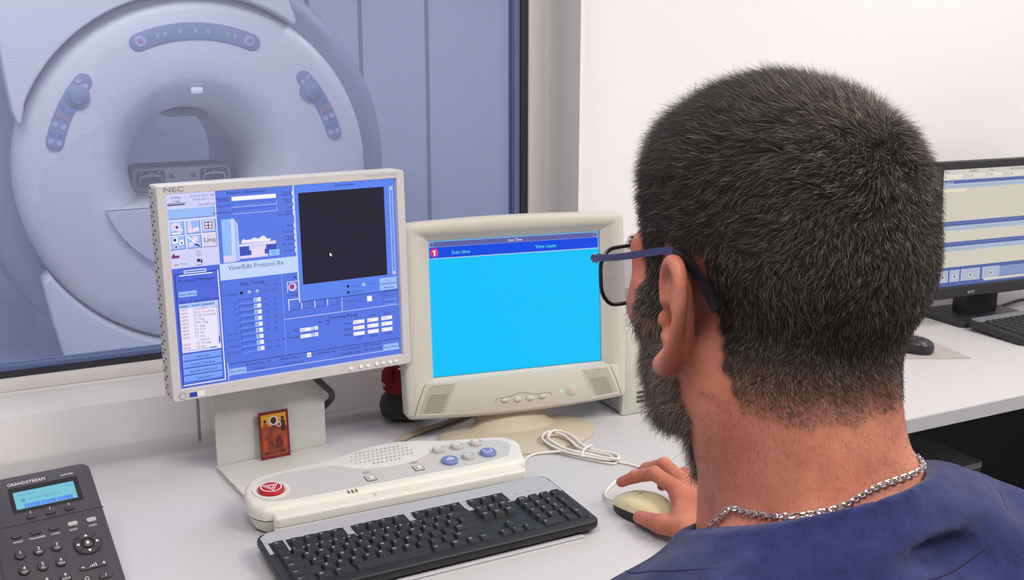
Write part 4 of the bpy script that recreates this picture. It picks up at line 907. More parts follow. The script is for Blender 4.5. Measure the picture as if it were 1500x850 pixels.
def polygonise(fn, lo, hi, h, coarse=6, slack=.004):
    """sparse surface nets"""
    lo = np.array(lo, float); n = np.ceil((np.array(hi)-lo)/h).astype(int); n = (n//coarse+1)*coarse
    nc = n//coarse; H_ = h*coarse
    ci = np.stack(np.meshgrid(*[np.arange(c) for c in nc], indexing='ij'), -1).reshape(-1, 3)
    dc = fn(lo+(ci+.5)*H_); ci = ci[np.abs(dc) < H_*.87+slack]
    off = np.stack(np.meshgrid(*[np.arange(coarse)]*3, indexing='ij'), -1).reshape(-1, 3)
    cells = (ci[:, None, :]*coarse+off[None]).reshape(-1, 3)
    S = (n+2).astype(np.int64); key = lambda q: (q[:, 0].astype(np.int64)*S[1]+q[:, 1])*S[2]+q[:, 2]
    cor = np.array([[i & 1, i >> 1 & 1, i >> 2 & 1] for i in range(8)])
    ck = np.stack([key(cells+c) for c in cor], 1)
    uk, inv = np.unique(ck.ravel(), return_inverse=True); inv = inv.reshape(ck.shape)
    g = np.stack([uk//(S[1]*S[2]), uk//S[2] % S[1], uk % S[2]], 1)
    val = np.concatenate([fn(lo+g[i:i+400000]*h) for i in range(0, len(g), 400000)])
    V = val[inv]; ins = V < 0; act = ins.any(1) & ~ins.all(1)
    cells, V, ins = cells[act], V[act], ins[act]
    acc = np.zeros((len(cells), 3)); cnt = np.zeros(len(cells))
    for a in range(8):
        for ax in range(3):
            if not a >> ax & 1:
                b_ = a | 1 << ax; m = ins[:, a] != ins[:, b_]; t = V[m, a]/(V[m, a]-V[m, b_])
                acc[m] += cor[a]+t[:, None]*(cor[b_]-cor[a]); cnt[m] += 1
    verts = lo+(cells+acc/cnt[:, None])*h
    kk = key(cells); order = np.argsort(kk); ks = kk[order]
    def find(q):
        i = np.clip(np.searchsorted(ks, q), 0, len(ks)-1); ok = ks[i] == q; return order[i], ok
    quads = []
    for ax in range(3):
        b_ = 1 << ax; m = ins[:, 0] != ins[:, b_]; c0 = cells[m]; fl = ins[m, 0]
        u_, v_ = (ax+1) % 3, (ax+2) % 3; eu = np.eye(3, dtype=int)[u_]; ev = np.eye(3, dtype=int)[v_]
        idx = []; ok = np.ones(len(c0), bool)
        for o_ in (0*eu, -eu, -eu-ev, -ev):
            i, k_ = find(key(np.maximum(c0+o_, 0))); idx.append(i); ok &= k_
        q = np.stack(idx, 1)[ok]; f_ = fl[ok]; q[~f_] = q[~f_][:, ::-1]; quads.append(q)
    return verts, np.concatenate(quads)

def grad(fn, P, e=.0012):
    g = np.stack([fn(P+np.eye(3)[i]*e)-fn(P-np.eye(3)[i]*e) for i in range(3)], 1)
    return g/np.maximum(np.linalg.norm(g, axis=1, keepdims=True), 1e-9)

def np_mesh(name, V, F, mats, parent, smooth=True, org=None):
    me = bpy.data.meshes.new(name); V = np.asarray(V, np.float32)
    if org is not None: V = V-np.array(org, np.float32)
    k = F.shape[1]
    me.vertices.add(len(V)); me.vertices.foreach_set('co', V.ravel())
    me.loops.add(F.size); me.loops.foreach_set('vertex_index', F.ravel().astype(np.int32))
    me.polygons.add(len(F)); me.polygons.foreach_set('loop_start', np.arange(0, F.size, k, dtype=np.int32)); me.polygons.foreach_set('loop_total', np.full(len(F), k, np.int32))
    me.update(calc_edges=True); me.validate()
    if smooth: me.polygons.foreach_set('use_smooth', [True]*len(me.polygons))
    for m in mats: me.materials.append(m)
    o = bpy.data.objects.new(name, me); C.objects.link(o); o.parent = parent
    return o
def vcol(o, name, data, typ='FLOAT'):
    a = o.data.attributes.new(name, typ, 'POINT'); a.data.foreach_set('value' if typ == 'FLOAT' else 'color', np.asarray(data, np.float32).ravel())

mm = .001*HS
F_ = Field()
def hc(a, b, ra, rb, k=10, op='u'): F_.cap(hw(a), hw(b), ra*mm, rb*mm, k*mm, op)
def he(c, r, k=10, op='u', R_m=None): F_.ell(hw(c), np.array(r)*mm, HRm if R_m is None else HRm @ R_m, k*mm, op)
# skull
he((0, -4, 51), (75, 97, 82), 4)
he((0, -46, 24), (60, 52, 52), 16)
he((0, 36, 56), (60, 50, 50), 18)
he((0, 36, -16), (63, 54, 62), 22)            # face mass
for s_ in (-1, 1):
    hc((s_*57, 4, -30), (s_*52, 12, -58), 15, 13, 16)         # jaw angle
    hc((s_*52, 12, -58), (s_*16, 77, -85), 14, 15, 16); hc((s_*50, 26, -42), (s_*32, 66, -54), 15, 15, 16)        # jaw line
    hc((s_*56, 48, -8), (s_*40, 76, -16), 15, 14, 16)         # cheekbone
    hc((s_*14, 92, 30), (s_*42, 77, 30), 8, 7, 10)            # brow
    hc((s_*46, 76, 27), (s_*54, 62, -6), 6, 9, 12)
    he((s_*31, 101, 8), (15, 12, 10), 7, 'c')                # eye socket
    he((s_*32, 79, 10), (14, 13, 13), 4)                      # eyeball and lids
hc((-12, 80, -88), (12, 80, -88), 15, 15, 12)                 # chin
he((0, 68, -58), (34, 30, 28), 14)                            # mouth mound
hc((0, 92, 28), (0, 116, -14), 8, 10, 8)                      # nose
for s_ in (-1, 1): he((s_*12, 104, -20), (8, 10, 8), 6)
for y_, z_, r_ in ((98, -50, 6), (95, -60, 7)): hc((-16, y_-5, z_), (16, y_-5, z_), r_, r_, 5); hc((-8, y_, z_), (8, y_, z_), r_, r_, 5)
hc((-22, 103, -55), (22, 103, -55), 1.6, 1.6, 2, 'c')
# ears
def ear(s_):
    A = np.array((.30, .95, .0)); A /= np.linalg.norm(A)            # forward along the ear plane, flaring out behind
    def ep(a, b_, c_=0):                                           # a forward, b up, c outwards (mm)
        base = np.array((72.5, 2, 0)); fw = np.array((-.10, .995, 0)); out = np.array((.995, .10, 0)); up_ = np.array((0, -.13, .99))
        p = base+fw*a+up_*b_+out*c_; return (s_*p[0], p[1], p[2])
    hx = [(3, -33), (-6, -29), (-13, -18), (-18, -2), (-19, 12), (-14, 25), (-4, 32), (6, 31), (12, 24), (13, 14), (9, 4), (2, 0)]
    rs = [5.5, 5.2, 4.0, 3.4, 3.4, 3.6, 3.8, 3.6, 3.2, 2.8, 2.3, 1.6]
    pts = [ep(a, b_, 8.5-a*.28) for a, b_ in hx]
    he(ep(-4, 0, 5.5), (4.2, 15, 28), 3, 'u', np.array(Matrix.Rotation(R_(s_*12), 3, 'Z')))
    sp = spline([tuple(p)+(r,) for p, r in zip(pts, rs)], 3)
    for i in range(len(sp)-1): hc(sp[i][:3], sp[i+1][:3], sp[i][3]*1.12, sp[i+1][3]*1.12, 1.8)
    he(ep(-7, 0, 3), (6, 10, 26), 5, 'u', np.array(Matrix.Rotation(R_(s_*14), 3, 'Z')))
    he(ep(0, -30, 6), (6.5, 4.2, 9), 4)                            # lobe
    hc(ep(-11, -14, 9), ep(-10, 6, 10), 2.6, 2.6, 4); hc(ep(-10, 6, 10), ep(-3, 18, 9), 2.6, 2.0, 4)   # antihelix
    he(ep(2, -5, 11), (9.5, 9.5, 11.5), 3, 'c')                    # concha
    he(ep(2.5, 15, 10.5), (4.5, 5, 9), 2.5, 'c')                     # hollow under the helix
    he(ep(12, -6, 3.5), (4, 4, 5.5), 4)                              # tragus
    hc(ep(-2, -18, 7), ep(8, -16, 5), 3.0, 2.6, 4)                 # antitragus
ear(-1); ear(1)
# neck, shoulders, torso
def bc(a, b_, ra, rb, k=.03, f=None): (f or F_).cap(a, b_, ra, rb, k)
NK0, NK1 = (.478, .540, 1.20), (.478, .505, 1.11)
bc(hw((0, -24, 0)), NK0, .052, .051, .018); bc(NK0, NK1, .051, .058, .03)
for s_ in (-1, 1):
    bc(hw((s_*20, -44, -8)), (.478+s_*.028, .476, 1.11), .026, .030, .025)      # nape muscles
    bc(hw((s_*50, -8, -25)), (.480+s_*.022, .565, 1.075), .016, .015, .02)      # front neck muscles
bc(hw((0, 30, -80)), (.480, .560, 1.10), .030, .034, .025)
XB = .478
def torso(f, g=0.):
    f.cap((XB, .478, 1.075), (XB, .46, 1.01), .066+g, .108+g, .04)
    for s_ in (-1, 1):
        up_ = .012 if s_ > 0 else -.026; xs = .165 if s_ > 0 else .150
        f.cap((XB+s_*.050, .488, 1.108+up_*(1.5 if s_ > 0 else .8)), (XB+s_*xs, .478, 1.034+up_*1.5), .034+g, .049+g, .035)    # trapezius to shoulder
        f.cap((XB+s_*(xs-.005), .475, 1.022+up_), (XB+s_*(xs+.025), .475, 1.005+up_), .052+g, .056+g, .04)
        f.ell((XB+s_*.085, .44, .965), (.105+g, .105+g, .15+g), None, .06)
        f.ell((XB+s_*.08, .52, .96), (.095+g, .085+g, .12+g), None, .06)
    f.ell((XB, .46, .80), (.155+g, .125+g, .20+g), None, .08)
    f.ell((XB, .44, .62), (.165+g, .135+g, .14+g), None, .08)
torso(F_)
SHR, ELR, WRR = (.672, .505, .995), (.905, .745, .862), (.912, 1.085, .778)
SHL, ELL, WRL = (.300, .475, .972), (.235, .62, .79), (.36, .835, .66)
for a, b_, c_ in ((SHR, ELR, WRR), (SHL, ELL, WRL)):
    bc(a, b_, .055, .043, .03)
    m_ = tuple(np.array(b_)*.68+np.array(c_)*.32)
    bc(b_, m_, .043, .044, .02); bc(m_, c_, .044, .027, .02)
# right hand on the mouse: palm, four fingers, thumb
def hand(W, joints, thumb, palm):
    for a, b_, ra, rb, k in palm: F_.cap(a, b_, ra, rb, k)
    for pts, rs in joints: F_.chain(pts, rs, .0035)
    F_.chain(thumb[0], thumb[1], .005)
idx = [(.884, 1.205, .802), (.874, 1.252, .8125), (.860, 1.280, .800), (.846, 1.297, .787)]
mdl = [(.903, 1.214, .805), (.902, 1.266, .816), (.892, 1.297, .800), (.882, 1.313, .783)]
rng_ = [(.920, 1.206, .798), (.928, 1.252, .802), (.926, 1.282, .785), (.920, 1.297, .766)]
pky = [(.934, 1.191, .788), (.946, 1.224, .788), (.947, 1.247, .772), (.943, 1.260, .758)]
thm = [(.893, 1.110, .776), (.862, 1.145, .771), (.844, 1.190, .764), (.837, 1.232, .758)]
palm = [((.905, 1.10, .782), (.884, 1.205, .798), .022, .0135, .012), ((.912, 1.10, .784), (.903, 1.212, .800), .022, .0135, .012), ((.920, 1.10, .782), (.920, 1.206, .793), .021, .013, .012), ((.922, 1.10, .776), (.934, 1.191, .783), .019, .012, .012), ((.893, 1.110, .776), (.866, 1.170, .776), .022, .0165, .014), ((.866, 1.160, .774), (.880, 1.195, .794), .015, .012, .012), (WRR, (.912, 1.11, .782), .027, .024, .014)]
hand(WRR, [(idx, [.0118, .0108, .0096, .0080]), (mdl, [.0118, .0108, .0096, .0080]), (rng_, [.0102, .0094, .0085, .0072]), (pky, [.0092, .0082, .0074, .0064])], (thm, [.021, .0172, .0135, .0100]), palm)
# left hand resting on the thigh, out of sight
lp_ = [((.355, .83, .662), (.372+.02*i-.03, .915, .655), .018, .012, .012) for i in range(4)]
lf = [([(.342+.02*i, .915, .655), (.345+.021*i, .955, .655), (.348+.021*i, .98, .645), (.349+.021*i, .995, .632)], [.0098, .0092, .0082, .0070]) for i in range(4)]
hand(WRL, lf, ([(.375, .84, .662), (.41, .87, .662), (.425, .90, .655), (.43, .925, .648)], [.016, .013, .011, .0085]), lp_)

man = thing('person', 'man with short dark hair, beard and glasses in navy scrubs using the cream mouse', 'person', (.497, .46, 0))
MOg = (.497, .46, 0)
BV, BF = polygonise(F_, (.10, .25, .46), (1.02, 1.36, 1.46), .0021)
BV = BV.astype(float)

# hair regions in head millimetres
def tohead(P): return ((P-HO) @ HRm)/mm
def pin(P, poly):
    x, y = P[:, 0], P[:, 1]; r = np.zeros(len(P), bool); j = len(poly)-1
    for i in range(len(poly)):
        xi, yi = poly[i]; xj, yj = poly[j]
        r ^= ((yi > y) != (yj > y)) & (x < (xj-xi)*(y-yi)/((yj-yi) if yj != yi else 1e-9)+xi); j = i
    return r
HAIR = [(84, 108), (78, 88), (66, 74), (58, 60), (59, 46), (56, 34), (53, 18), (50, -8), (16, -12), (20, 36), (8, 42), (-4, 39), (-9, 31), (-15, 8), (-23, -14), (-42, -42), (-72, -54), (-130, -58), (-150, 160), (100, 160)]
BEARD = [(52, 0), (21, -6), (16, -26), (2, -42), (-8, -66), (0, -96), (20, -118), (60, -140), (125, -130), (118, -74), (108, -74), (96, -46), (80, -38), (68, -34), (59, -20)]
def edge_noise(h): return np.stack([h[:, 1]+5*np.sin(h[:, 2]*.21+h[:, 0]*.13)+3*np.sin(h[:, 2]*.57+1), h[:, 2]+4*np.sin(h[:, 1]*.23+h[:, 0]*.17)+3*np.sin(h[:, 1]*.61+2)], 1)
def earzone(h): return (np.abs(h[:, 0]) > 66) & (h[:, 1] > -19) & (h[:, 1] < 21) & (h[:, 2] > -40) & (h[:, 2] < 37)
def regions(h):
    q = np.stack([h[:, 1], h[:, 2]], 1)+.4*(edge_noise(h)-np.stack([h[:, 1], h[:, 2]], 1))
    ez = earzone(h) | ((np.abs(h[:, 0]) > 78.5) & (h[:, 1] > -40) & (h[:, 1] < 26) & (h[:, 2] < 37))
    hair = pin(q, HAIR) & ~ez; beard = pin(q, BEARD) & ~ez
    lips = (np.abs(h[:, 0]) < 24) & (h[:, 2] > -70) & (h[:, 2] < -48) & (h[:, 1] > 80)
    return hair, beard & ~lips

def skin_mat():
    m = bpy.data.materials.new('skin'); m.use_nodes = True; nt = m.node_tree; N = nt.nodes.new; K = nt.links.new; b_ = nt.nodes['Principled BSDF']
    tc = N('ShaderNodeTexCoord')
    n1 = N('ShaderNodeTexNoise'); n1.inputs['Scale'].default_value = 26; n1.inputs['Detail'].default_value = 6; K(tc.outputs['Object'], n1.inputs['Vector'])
    n2 = N('ShaderNodeTexNoise'); n2.inputs['Scale'].default_value = 240; n2.inputs['Detail'].default_value = 3; K(tc.outputs['Object'], n2.inputs['Vector'])
    r = N('ShaderNodeValToRGB'); r.color_ramp.elements[0].position = .3; r.color_ramp.elements[0].color = (*s2l((166, 94, 75)), 1); r.color_ramp.elements[1].position = .75; r.color_ramp.elements[1].color = (*s2l((197, 128, 102)), 1)
    K(n1.outputs['Fac'], r.inputs['Fac'])
    a1 = N('ShaderNodeAttribute'); a1.attribute_name = 'scalp'
    mx = N('ShaderNodeMix'); mx.data_type = 'RGBA'; K(a1.outputs['Fac'], mx.inputs['Factor']); K(r.outputs['Color'], mx.inputs['A']); mx.inputs['B'].default_value = (*s2l((58, 46, 42)), 1)
    a2 = N('ShaderNodeAttribute'); a2.attribute_name = 'lips'
    mx2 = N('ShaderNodeMix'); mx2.data_type = 'RGBA'; K(a2.outputs['Fac'], mx2.inputs['Factor']); K(mx.outputs['Result'], mx2.inputs['A']); mx2.inputs['B'].default_value = (*s2l((170, 84, 80)), 1)
    K(mx2.outputs['Result'], b_.inputs['Base Color'])
    b_.inputs['Roughness'].default_value = .52; b_.inputs['Specular IOR Level'].default_value = .35
    b_.inputs['Subsurface Weight'].default_value = .25; b_.inputs['Subsurface Radius'].default_value = (.006, .002, .001); b_.inputs['Subsurface Scale'].default_value = 1
    bp = N('ShaderNodeBump'); bp.inputs['Strength'].default_value = .35; bp.inputs['Distance'].default_value = .0012
    ad = N('ShaderNodeMath'); ad.operation = 'ADD'; K(n2.outputs['Fac'], ad.inputs[0]); K(n1.outputs['Fac'], ad.inputs[1]); K(ad.outputs[0], bp.inputs['Height']); K(bp.outputs['Normal'], b_.inputs['Normal'])
    return m
body = np_mesh('body', BV, BF, [skin_mat()], man, org=MOg)
hB = tohead(BV); hairB, beardB = regions(hB)
sc_ = np.where(hairB, 1., 0.)
nape = np.clip((hB[:, 2]+58)/40, 0, 1); sc_ *= np.where(hB[:, 1] < -20, .12+.88*nape, 1)
sc_ = np.maximum(sc_, np.where(beardB, .6, 0))
# soften the mask along mesh edges
ed = np.concatenate([BF[:, [0, 1]], BF[:, [1, 2]], BF[:, [2, 3]], BF[:, [3, 0]]]); deg = np.bincount(ed.ravel(), minlength=len(BV)).astype(float)
for _ in range(7):
    s2 = np.bincount(ed[:, 0], sc_[ed[:, 1]], len(BV))+np.bincount(ed[:, 1], sc_[ed[:, 0]], len(BV)); sc_ = .5*sc_+.5*s2/np.maximum(deg, 1)
vcol(body, 'scalp', sc_)
vcol(body, 'lips', ((np.abs(hB[:, 0]) < 22) & (hB[:, 2] > -68) & (hB[:, 2] < -49) & (hB[:, 1] > 90)).astype(float))
for s_ in (-1, 1):
    e = MB(); q = hw((s_*32, 80.2, 10)); Mq = Matrix.Translation(Vector(q)-Vector(MOg)) @ Matrix(HRm.tolist()).to_4x4() @ RX(-90)
    r0 = 13.2*mm
    e.lathe([(r0*math.sin(R_(a)), r0*math.cos(R_(a))) for a in range(0, 100, 8)], mat('eye_white', (225, 220, 215), .25), 24, Mq)
    e.lathe([(r0*1.004*math.sin(R_(a)), r0*1.004*math.cos(R_(a))) for a in (0, 8, 14, 22)], mat('iris_brown', (72, 46, 30), .2), 24, Mq); e.lathe([(r0*1.008*math.sin(R_(a)), r0*1.008*math.cos(R_(a))) for a in (0, 5, 9)], mat('pupil', (10, 8, 8), .1), 16, Mq)
    e.build('eye', man)

# ------------------------------------------------------------------ hair strands
tri = BV[BF[:, [0, 1, 2]]]; tri2 = BV[BF[:, [0, 2, 3]]]
def area_of(t): return .5*np.linalg.norm(np.cross(t[:, 1]-t[:, 0], t[:, 2]-t[:, 0]), axis=1)
def scatter(mask_f, n):
    T_ = np.concatenate([tri[mask_f], tri2[mask_f]]); A = area_of(T_)
    i = RNG.choice(len(T_), n, p=A/A.sum()); u_, v_ = RNG.random(n), RNG.random(n); fl = u_+v_ > 1; u_[fl] = 1-u_[fl]; v_[fl] = 1-v_[fl]
    return T_[i, 0]+u_[:, None]*(T_[i, 1]-T_[i, 0])+v_[:, None]*(T_[i, 2]-T_[i, 0])
def strands(name, P, D0, D1, L_, wid, colr, matl, seg=3):
    """tapered three-sided strands: root P, leaving along D0 and bending to D1"""
    n = len(P); ts = np.linspace(0, 1, seg+1)
    pts = [P-D0*.0008]
    cur = P.copy()
    for k in range(seg):
        t = (k+.5)/seg; d = D0*(1-t)+D1*t; d /= np.maximum(np.linalg.norm(d, axis=1, keepdims=True), 1e-9); cur = cur+d*(L_/seg)[:, None]; pts.append(cur)
    ax = D0*.6+D1*.4; rv = RNG.normal(size=(n, 3)); s1 = np.cross(ax, rv); s1 /= np.maximum(np.linalg.norm(s1, axis=1, keepdims=True), 1e-9); s2_ = np.cross(ax, s1); s2_ /= np.maximum(np.linalg.norm(s2_, axis=1, keepdims=True), 1e-9)
    V = np.empty((n, seg*3+1, 3), np.float32)
    for k in range(seg):
        w_ = (wid*(1-.55*ts[k]))[:, None]
        for j in range(3):
            a = 2*math.pi*j/3; V[:, k*3+j] = pts[k]+(s1*math.cos(a)+s2_*math.sin(a))*w_
    V[:, -1] = pts[seg]
    fl = []
    for k in range(seg-1):
        for j in range(3):
            j2 = (j+1) % 3; fl += [(k*3+j, k*3+j2, (k+1)*3+j2), (k*3+j, (k+1)*3+j2, (k+1)*3+j)]
    for j in range(3): fl.append(((seg-1)*3+j, (seg-1)*3+(j+1) % 3, seg*3))
    fl = np.array(fl); Fq = (np.arange(n)[:, None, None]*(seg*3+1)+fl[None]).reshape(-1, 3)
    o = np_mesh(name, V.reshape(-1, 3), Fq, [matl], man, org=MOg)
    vcol(o, 'shade', np.repeat(colr, seg*3+1))
    return o
def hair_mat(name, dark_, mid_, grey_):
    m = bpy.data.materials.new(name); m.use_nodes = True; nt = m.node_tree; b_ = nt.nodes['Principled BSDF']
    a = nt.nodes.new('ShaderNodeAttribute'); a.attribute_name = 'shade'; r = nt.nodes.new('ShaderNodeValToRGB')
    el_ = r.color_ramp.elements; el_[0].position = 0; el_[0].color = (*s2l(dark_), 1); el_[1].position = 1; el_[1].color = (*s2l(grey_), 1); e2 = el_.new(.55); e2.color = (*s2l(mid_), 1)
    nt.links.new(a.outputs['Fac'], r.inputs['Fac']); nt.links.new(r.outputs['Color'], b_.inputs['Base Color']); b_.inputs['Roughness'].default_value = .42; b_.inputs['Specular IOR Level'].default_value = .45
    return m
hm_ = hair_mat('hair_dark_brown', (34, 27, 24), (61, 48, 42), (182, 170, 158)); bm_ = hair_mat('beard_grey_brown', (48, 37, 33), (104, 84, 74), (188, 176, 166))
vh, vb = hairB, beardB
fh = vh[BF].all(1); fb = vb[BF].all(1)
def tangent(D, N_): 
    D = D-N_*(D*N_).sum(1, keepdims=True); return D/np.maximum(np.linalg.norm(D, axis=1, keepdims=True), 1e-9)
def smooth_noise(h, f, ph): return np.stack([np.sin(h[:, 1]*f+h[:, 2]*f*.7+ph), np.sin(h[:, 2]*f+h[:, 0]*f*.8+ph*1.7), np.sin(h[:, 0]*f+h[:, 1]*f*.9+ph*2.3)], 1)
def shade(n, p_grey, h=None):
    g = RNG.random(n) < p_grey
    return np.where(g, .72+.28*RNG.random(n), np.clip(RNG.normal(.26, .16, n), 0, .6))
NH = 125000
P = scatter(fh, NH); h = tohead(P)
keep = (h[:, 1] > -20) | (RNG.random(NH) < np.clip((h[:, 2]+57+3*np.sin(h[:, 0]*.2))/26, .03, 1)); P = P[keep]; NH = len(P); h = tohead(P); Nn = grad(F_, P)
crown = np.array((14., -72., 108.))                 # whorl at the back of the top
D = h-crown; D /= np.linalg.norm(D, axis=1, keepdims=True)
sw_ = np.cross(D, h/np.linalg.norm(h, axis=1, keepdims=True)); fade = np.exp(-np.linalg.norm(h-crown, axis=1)/38)[:, None]
D = D+.8*fade*sw_
side = np.clip((60-h[:, 2])/50, 0, 1)[:, None]; fr = np.clip((h[:, 1]+10)/60, 0, 1)[:, None]
D = D*(1-.75*side)+np.array((0, -.25, -1.))*side*.75+np.array((0, -.1, .18))*fr*(1-side)
D = D+.30*smooth_noise(h, .11, 1.)+.28*smooth_noise(h, .37, 2.)
Dw = tangent(D @ HRm.T, Nn)
top = np.clip((h[:, 2]-55)/50, 0, 1); nap = np.clip((h[:, 2]+58)/70, 0, 1)
tf = np.clip((h[:, 1]+30)/80, 0, 1)
L_ = (.0068+.009*top+.008*top*tf)*(.34+.66*nap)*(.75+.5*RNG.random(NH))
lift = (.42+.35*top*(.6+.4*tf))[:, None]*(.6+.8*RNG.random((NH, 1)))
jit = .22*RNG.normal(size=(NH, 3))
D0 = Dw*.75+Nn*(lift+.35)+jit; D0 /= np.linalg.norm(D0, axis=1, keepdims=True)
D1 = Dw*1.0+Nn*lift*.35+jit*1.2; D1 /= np.linalg.norm(D1, axis=1, keepdims=True)
pg = .07+.15*np.clip((-h[:, 1]-10)/60, 0, 1)+.22*np.clip((h[:, 1]-10)/30, 0, 1)*np.clip((45-h[:, 2])/40, 0, 1)
hair = strands('hair', P, D0, D1, L_, np.full(NH, .000098)*(.8+.5*RNG.random(NH)), shade(NH, pg), hm_); props(hair, kind='stuff')
NB = 21000
P = scatter(fb, NB); h = tohead(P); Nn = grad(F_, P)
Dw = tangent((np.array((0, .35, -1.))+.35*smooth_noise(h, .2, 3.)) @ HRm.T, Nn)
L_ = (.0100+.004*np.clip((-h[:, 2]-40)/50, 0, 1))*(.6+.7*RNG.random(NB)); jit = .28*RNG.normal(size=(NB, 3))
D0 = Dw*.6+Nn*.6+jit; D0 /= np.linalg.norm(D0, axis=1, keepdims=True); D1 = Dw+Nn*.25+jit*1.2; D1 /= np.linalg.norm(D1, axis=1, keepdims=True)
beard = strands('beard', P, D0, D1, L_, np.full(NB, .000105)*(.8+.5*RNG.random(NB)), shade(NB, .40), bm_); props(beard, kind='stuff')
# stubble fading down the nape and eyebrows
q_ = hB; mk_ = (q_[:, 1] < -18) & (q_[:, 2] < -40) & (q_[:, 2] > -118) & ~hairB
fn_ = mk_[BF].all(1); P = scatter(fn_, 9000); h = tohead(P); keep = RNG.random(len(P)) < np.clip((h[:, 2]+118)/74, 0, 1)**1.6; P = P[keep]; n = len(P); Nn = grad(F_, P); h = tohead(P)
Dw = tangent((np.array((0, .1, -1.))+.4*smooth_noise(h, .15, 5.)) @ HRm.T, Nn); jit = .25*RNG.normal(size=(n, 3)); D0 = Dw+Nn*.35+jit; D0 /= np.linalg.norm(D0, axis=1, keepdims=True); D1 = Dw+Nn*.1+jit; D1 /= np.linalg.norm(D1, axis=1, keepdims=True)
nh = strands('nape_hair', P, D0, D1, .0030*(.6+.8*RNG.random(n)), np.full(n, .00006), shade(n, .3)+.12, bm_, 2); props(nh, kind='stuff')
mk_ = (np.abs(np.abs(hB[:, 0])-30) < 19) & (np.abs(hB[:, 2]-31+.004*(np.abs(hB[:, 0])-30)**2) < 5.5) & (hB[:, 1] > 60)
fn_ = mk_[BF].all(1); P = scatter(fn_, 900); n = len(P); h = tohead(P); Nn = grad(F_, P); Dw = tangent((np.stack([np.sign(h[:, 0]), np.zeros(n), np.full(n, .2)], 1)) @ HRm.T, Nn); D0 = Dw+Nn*.5; D0 /= np.linalg.norm(D0, axis=1, keepdims=True); D1 = Dw+Nn*.1; D1 /= np.linalg.norm(D1, axis=1, keepdims=True)
eb_ = strands('eyebrows', P, D0, D1, np.full(n, .008), np.full(n, .00013), shade(n, .1), hm_, 2); props(eb_, kind='stuff')

# ------------------------------------------------------------------ scrub top
G_ = Field(); torso(G_, .011)
for a, b_ in ((SHR, ELR), (SHL, ELL)):
    e_ = tuple(np.array(a)*.25+np.array(b_)*.75); G_.cap(a, e_, .064, .066, .03)
NC = np.array((.4785, .512, 1.150))
def neck_cut(X):
    """tilted plane above which the cloth stops, lower at the front"""
    y = X[:, 1]-NC[1]; z = X[:, 2]-NC[2]
    return z+.005-.08*(X[:, 0]-NC[0])+np.where(y > 0, y*.55, y*.40)
def folds(X):
    x, y, z = X[:, 0]-.497, X[:, 1]-.46, X[:, 2]-1.1
    r = np.hypot(x, y); a = np.arctan2(y, x)
    f = .0022*np.sin(a*9+r*30+1.2*np.sin(a*4))*np.clip((r-.08)/.06, 0, 1)
    f += .0030*np.sin(58*x+40*z+3*np.sin(16*y+2)+6*y)*np.clip((.20-r)/.1, .25, 1)+.0022*np.sin(95*z-42*x+4*np.sin(22*x))
    return f
G_.cap((XB-.055, .464, 1.094), (XB+.098, .464, 1.098), .046, .044, .045)
def shirt(X):
    d = G_(X); r = np.hypot(X[:, 0]-NC[0], X[:, 1]-NC[1])
    d = d-folds(X)*np.clip(-neck_cut(X)/.03, 0, 1)
    nc = neck_cut(X)
    q = (np.hypot((X[:, 0]-NC[0])/.077, (X[:, 1]-NC[1]-.001)/.077)-1)*.084
    band = np.maximum(np.abs(q-np.clip((-nc)/.03, 0, 1)**1.3*.020)-.0030, -(nc+.030)); kk_ = .020; hh = np.clip(.5+.5*(d-band)/kk_, 0, 1); d = d*(1-hh)+band*hh-kk_*hh*(1-hh)
    d = np.maximum(d, nc)
    # open cylinder round the neck, so the collar stands off the skin
    q = (np.hypot((X[:, 0]-NC[0])/.0730, (X[:, 1]-NC[1]-.001)/.0730)-1)*.08
    inner = np.maximum(q, -(nc+.030))
    d = np.maximum(d, -inner)
    d = np.maximum(d, .60-X[:, 2])
    return d
SV, SF = polygonise(shirt, (.10, .20, .58), (.95, .80, 1.22), .003, 6, .012)
def cloth_mat():
    m = bpy.data.materials.new('navy_cotton'); m.use_nodes = True; nt = m.node_tree; N = nt.nodes.new; K = nt.links.new; b_ = nt.nodes['Principled BSDF']
    tc = N('ShaderNodeTexCoord'); n1 = N('ShaderNodeTexNoise'); n1.inputs['Scale'].default_value = 60; n1.inputs['Detail'].default_value = 8; n1.inputs['Roughness'].default_value = .7; K(tc.outputs['Object'], n1.inputs['Vector'])
    r = N('ShaderNodeValToRGB'); r.color_ramp.elements[0].position = .35; r.color_ramp.elements[0].color = (*s2l((27, 32, 72)), 1); r.color_ramp.elements[1].position = .75; r.color_ramp.elements[1].color = (*s2l((46, 52, 100)), 1)
    K(n1.outputs['Fac'], r.inputs['Fac']); K(r.outputs['Color'], b_.inputs['Base Color']); b_.inputs['Roughness'].default_value = .9; b_.inputs['Specular IOR Level'].default_value = .15; b_.inputs['Sheen Weight'].default_value = .15
    w1 = N('ShaderNodeTexNoise'); w1.inputs['Scale'].default_value = 22; w1.inputs['Detail'].default_value = 6; K(tc.outputs['Object'], w1.inputs['Vector'])
    n3 = N('ShaderNodeTexNoise'); n3.inputs['Scale'].default_value = 700; K(tc.outputs['Object'], n3.inputs['Vector'])
    ad = N('ShaderNodeMath'); ad.operation = 'MULTIPLY_ADD'; K(n3.outputs['Fac'], ad.inputs[0]); ad.inputs[1].default_value = .12; K(w1.outputs['Fac'], ad.inputs[2])
    bp = N('ShaderNodeBump'); bp.inputs['Strength'].default_value = .5; bp.inputs['Distance'].default_value = .006; K(ad.outputs[0], bp.inputs['Height']); K(bp.outputs['Normal'], b_.inputs['Normal'])
    return m
navy = cloth_mat()
top_o = np_mesh('scrub_top', SV, SF, [navy], man, org=MOg)
